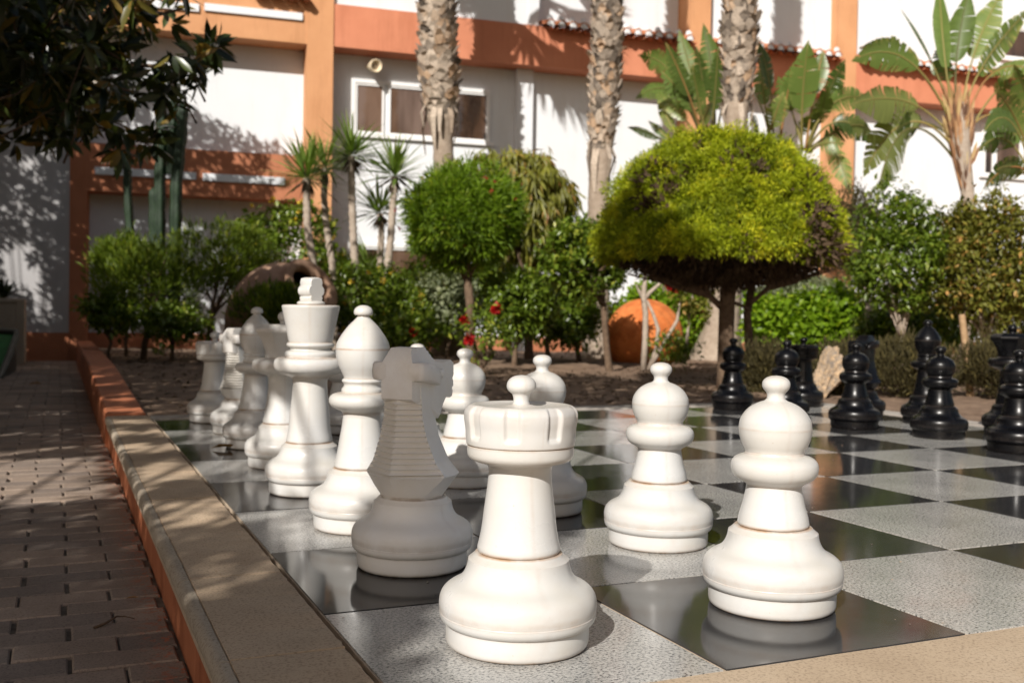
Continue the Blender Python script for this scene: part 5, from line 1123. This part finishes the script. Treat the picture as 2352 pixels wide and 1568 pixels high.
def added_shade_tree(base_xy, name_label, sampler, npts, hr, n_each, Ln, Wd, rootz=-.3, cat='tree', rel=False):  # unseen crown, each rosette put up the sun ray from a spot to shade
    P = []; tries = 0
    while len(P) < npts and tries < npts*60:
        tries += 1; r_ = sampler()
        if r_ is None: continue
        h_ = RS.uniform(*hr)+(r_[2] if rel else 0); p = up_sun(r_[0], r_[1], r_[2], h_)
        while rel and h_ < 14 and not outside(p): h_ += .8; p = up_sun(r_[0], r_[1], r_[2], h_)
        lx, ly = p[0]+1.07*(p[2]+.3), p[1]+1.09*(p[2]+.3)
        if -1.75 < lx < -.62-.05*(ly-5.6) and 5.3 < ly < 7.7: continue
        if outside(p): P.append(p*T)
    P = np.array(P); base = np.array([base_xy[0]*T, base_xy[1]*T, rootz*T]); t = empty('added_shade_tree', base, name_label, cat)
    P0, A, Nn, Ls, Ws = rosettes(P-base, n_each, Ln, Wd); leafmesh('crown', P0, A, Nn, Ls, Ws, RS.rand(len(P0)), L['shade'], t, .12, 8, .1)
    mb = MB(); c = (P-base).mean(0); hub = np.array([0, 0, c[2]*.85]); mb.tube([(0, 0, -.1), (0, 0, c[2]*.3), (.03, 0, c[2]*.6), hub], [.15, .12, .09, .07], 10)
    for p_ in (P-base)[::max(1, len(P)//26)]: mb.tube([hub, (hub+p_)/2+np.array([0, 0, .15]), p_], [.02, .012, .004], 5)
    mb.build('trunk', MT['barkdark'], t, True); return t
def s_near():
    a, b = RS.uniform(-2.6, 9), RS.uniform(-1, 17)
    return (a, b, 0) if RS.rand() < tau(a, b)/8 else None
# expected area sampling: number of leaves follows the area integral of tau
AREA = 11.6*18; Mi = np.mean([tau(RS.uniform(-2.6, 9), RS.uniform(-1, 17)) for _ in range(20000)])
LA = .12*.042*.62*.55/(T*T)
def s_mid():
    a, b = RS.uniform(-3.5, 1.5), RS.uniform(17, 27)
    return (a, b, -.3)
HOLES = [(30, 602, 34), (76, 645, 30), (62, 568, 22), (132, 600, 16), (20, 655, 24), (55, 372, 18), (78, 388, 14), (140, 398, 18), (30, 440, 14), (120, 492, 16), (145, 655, 15), (90, 705, 18), (140, 735, 16), (20, 480, 12), (100, 345, 16), (145, 540, 12), (60, 500, 12), (240, 590, 16), (185, 628, 16), (180, 700, 14), (260, 500, 12), (300, 640, 14), (520, 470, 12), (420, 410, 10)]
def s_fac():
    px, py = RS.uniform(-40, 660), RS.uniform(150, 830)
    if px > 190:
        top = 345 if px > 612 else (175+(px-280)*.50 if px > 280 else 150)
        if py < top+RS.normal(0, 6): return None
    if RS.rand() < .12*(px > 190): return None
    for hx, hy, hr_ in HOLES:
        if (px-hx)**2+((py-hy)*.8)**2 < (hr_*1.12)**2: return None
    off = 0 if px < 197 else REC
    s_ = fs(px, off); z_ = fz(px, py, off); q = FO+fu*s_+fn*off
    return (q[0], q[1], z_)
n1 = int(Mi*AREA/(.085*.036*.62*.55/(T*T))/5); print('near rosettes', n1)
added_shade_tree((-9, -9), 'unseen broad leaved tree behind the camera, leaves placed to shade path and kerb', s_near, n1, (4.4, 5.8), 5, .085, .036)
LA = .155*.052*.62*.55/(T*T); n2 = int(2.1*(5*10)/LA/6); added_shade_tree((-13, 10), 'unseen broad leaved tree left of the path, leaves placed to shade its far end', s_mid, n2, (5, 7.5), 6, .155, .052)
fa_ = (fs(660)-fs(-40))*(fz(300, 330)-(-.3))*1.05; n3 = int(2.9*fa_*1.0/(.12*.042*.62*.55/(T*T))/5); print('fac', fa_, n3)
added_shade_tree((-14, 16), 'large unseen broad leaved tree left of the garden, leaves placed to shade the building corner', s_fac, n3, (3.5, 5.5), 5, .12, .042, rel=True)
P = []
while len(P) < 2600:
    p = np.array([RS.uniform(-12, -2.8), RS.uniform(7, 26), RS.uniform(0, 13)])
    q = (p[0]+1.07*(p[2]-2.5), p[1]+1.09*(p[2]-2.5))
    if -.8 < q[0] < 7 and 18 < q[1] < 26: continue
    tt_ = (28.6-p[1])/1.09; xx_, zz_ = p[0]+1.07*tt_, p[2]-tt_
    if -3.4 < xx_ < 6 and -.4 < zz_ < 11: continue
    if outside(p): P.append(p*T)
P = np.array(P); t = empty('added_leaf_mass', (-9*T, 15*T, -.15), 'unseen mass of leaves added left of the brick path to darken the building corner', 'tree')  # leaves added out of view to keep sky light off the corner
P0, A, Nn, Ls, Ws = rosettes(P-np.array(t.location), 6, .30, .11); leafmesh('crown', P0, A, Nn, Ls, Ws, RS.rand(len(P0)), L['shade'], t, .12, 4)
mb = MB(); mb.tube([(0, 0, -.1), (.05, .1, 1.5), (0, .2, 3.5)], [.2, .16, .1], 10); mb.build('trunk', MT['barkdark'], t, True)
def s_top():
    px, py = RS.uniform(1340, 1650), RS.uniform(330, 670)
    if py < 660-(px-1345)*.9-60+RS.normal(0, 25): pass
    if px > 1640-(670-py)*.62: return None
    q = at(px, py, 15)/T; return (q[0], q[1], q[2])
LA = .12*.042*.62*.55/(T*T); added_shade_tree((-11, 3), 'added unseen leaf crown placed to shade the left of the golden cypress', s_top, int(2.2*5.2/LA/6), (4.5, 6.5), 6, .12, .042, rel=True)

# fallen leaves and litter ----------------------------------------------------------------------
def fallen(px, py, z, ln, rz, lab, tint=.5, curl=.1):
    d = FW+RT*(px-1176)/F2+UP*(784-py)/F2; k = (z-CT[2])/d[2]; p = (CT+k*d)*T
    o = leafmesh('fallen_leaf', np.array([[0, 0, 0.006]]), np.array([[1., 0, .12]]), np.array([[0, .2, 1.]]), ln, ln*.36, [tint], L['fallen'], None, .25, 8, curl); o.location = Vector(p); o.rotation_euler = (0, 0, rz)
    return tag(o, lab, 'leaf')
fallen(485, 1032, .0, .11, R(-12), 'curled yellow brown leaf lying on the board beside the shaded bishop')
fallen(65, 884, -.3, .12, R(20), 'orange leaf lying on the far part of the brick path', .9)
fallen(235, 1108, -.3, .05, R(30), 'small orange leaf in the sunlit patch of the path', .8)
fallen(508, 1377, -.3, .035, R(0), 'tiny orange leaf on the shaded bricks near the kerb', .9) if False else fallen(288, 1380, -.3, .03, R(0), 'tiny orange leaf on the shaded bricks near the kerb', .9)
d = FW+RT*(255-1176)/F2+UP*(784-1432)/F2; k = (-.3-CT[2])/d[2]; p = (CT+k*d)*T
mb = MB(); mb.tube([(-.035, -.03, .004), (-.012, -.012, .006), (.012, .012, .012), (.03, .012, .010), (.048, .004, .006)], [.0035, .003, .002, .0015, .001], 6); o = mb.build('curled_twig', MT['barkdark'], smooth=True); o.location = Vector(p); tag(o, 'dark curled dry twig on the bricks near the kerb', 'twig')
n = 5200; X_ = RS.uniform(-.1, 9.5, n*2); Y_ = RS.uniform(4.2, 13.5, n*2); k_ = (Y_ > 8.45*T) | (X_ > 8.45*T); X_, Y_ = X_[k_][:n], Y_[k_][:n]; n = len(X_)
P = np.stack([X_, Y_, np.full(n, .008)], 1); A = rnd(n); A[:, 2] = abs(A[:, 2])*.25; o = leafmesh('leaf_litter', P, A, np.array([0, 0, 1.])+rnd(n, .4), .05*RS.rand(n)+.012, .018, RS.rand(n), L['thuja_brown'], None, .2); tag(o, kind='stuff')
n = 560; X_ = RS.uniform(-1.5, 4.6, n); Y_ = RS.uniform(-.5, 6, n); onb = X_ > -.2
P = np.stack([X_, Y_, np.where(X_ > 0, .0015, np.where(onb, .006, PZ+.003))], 1); A = rnd(n); A[:, 2] = abs(A[:, 2])*.1; o = leafmesh('grit', P, A, np.array([0, 0, 1.])+rnd(n, .2), .008*RS.rand(n)+.002, .003, RS.rand(n), L['boot'], None, .3); tag(o, kind='stuff')
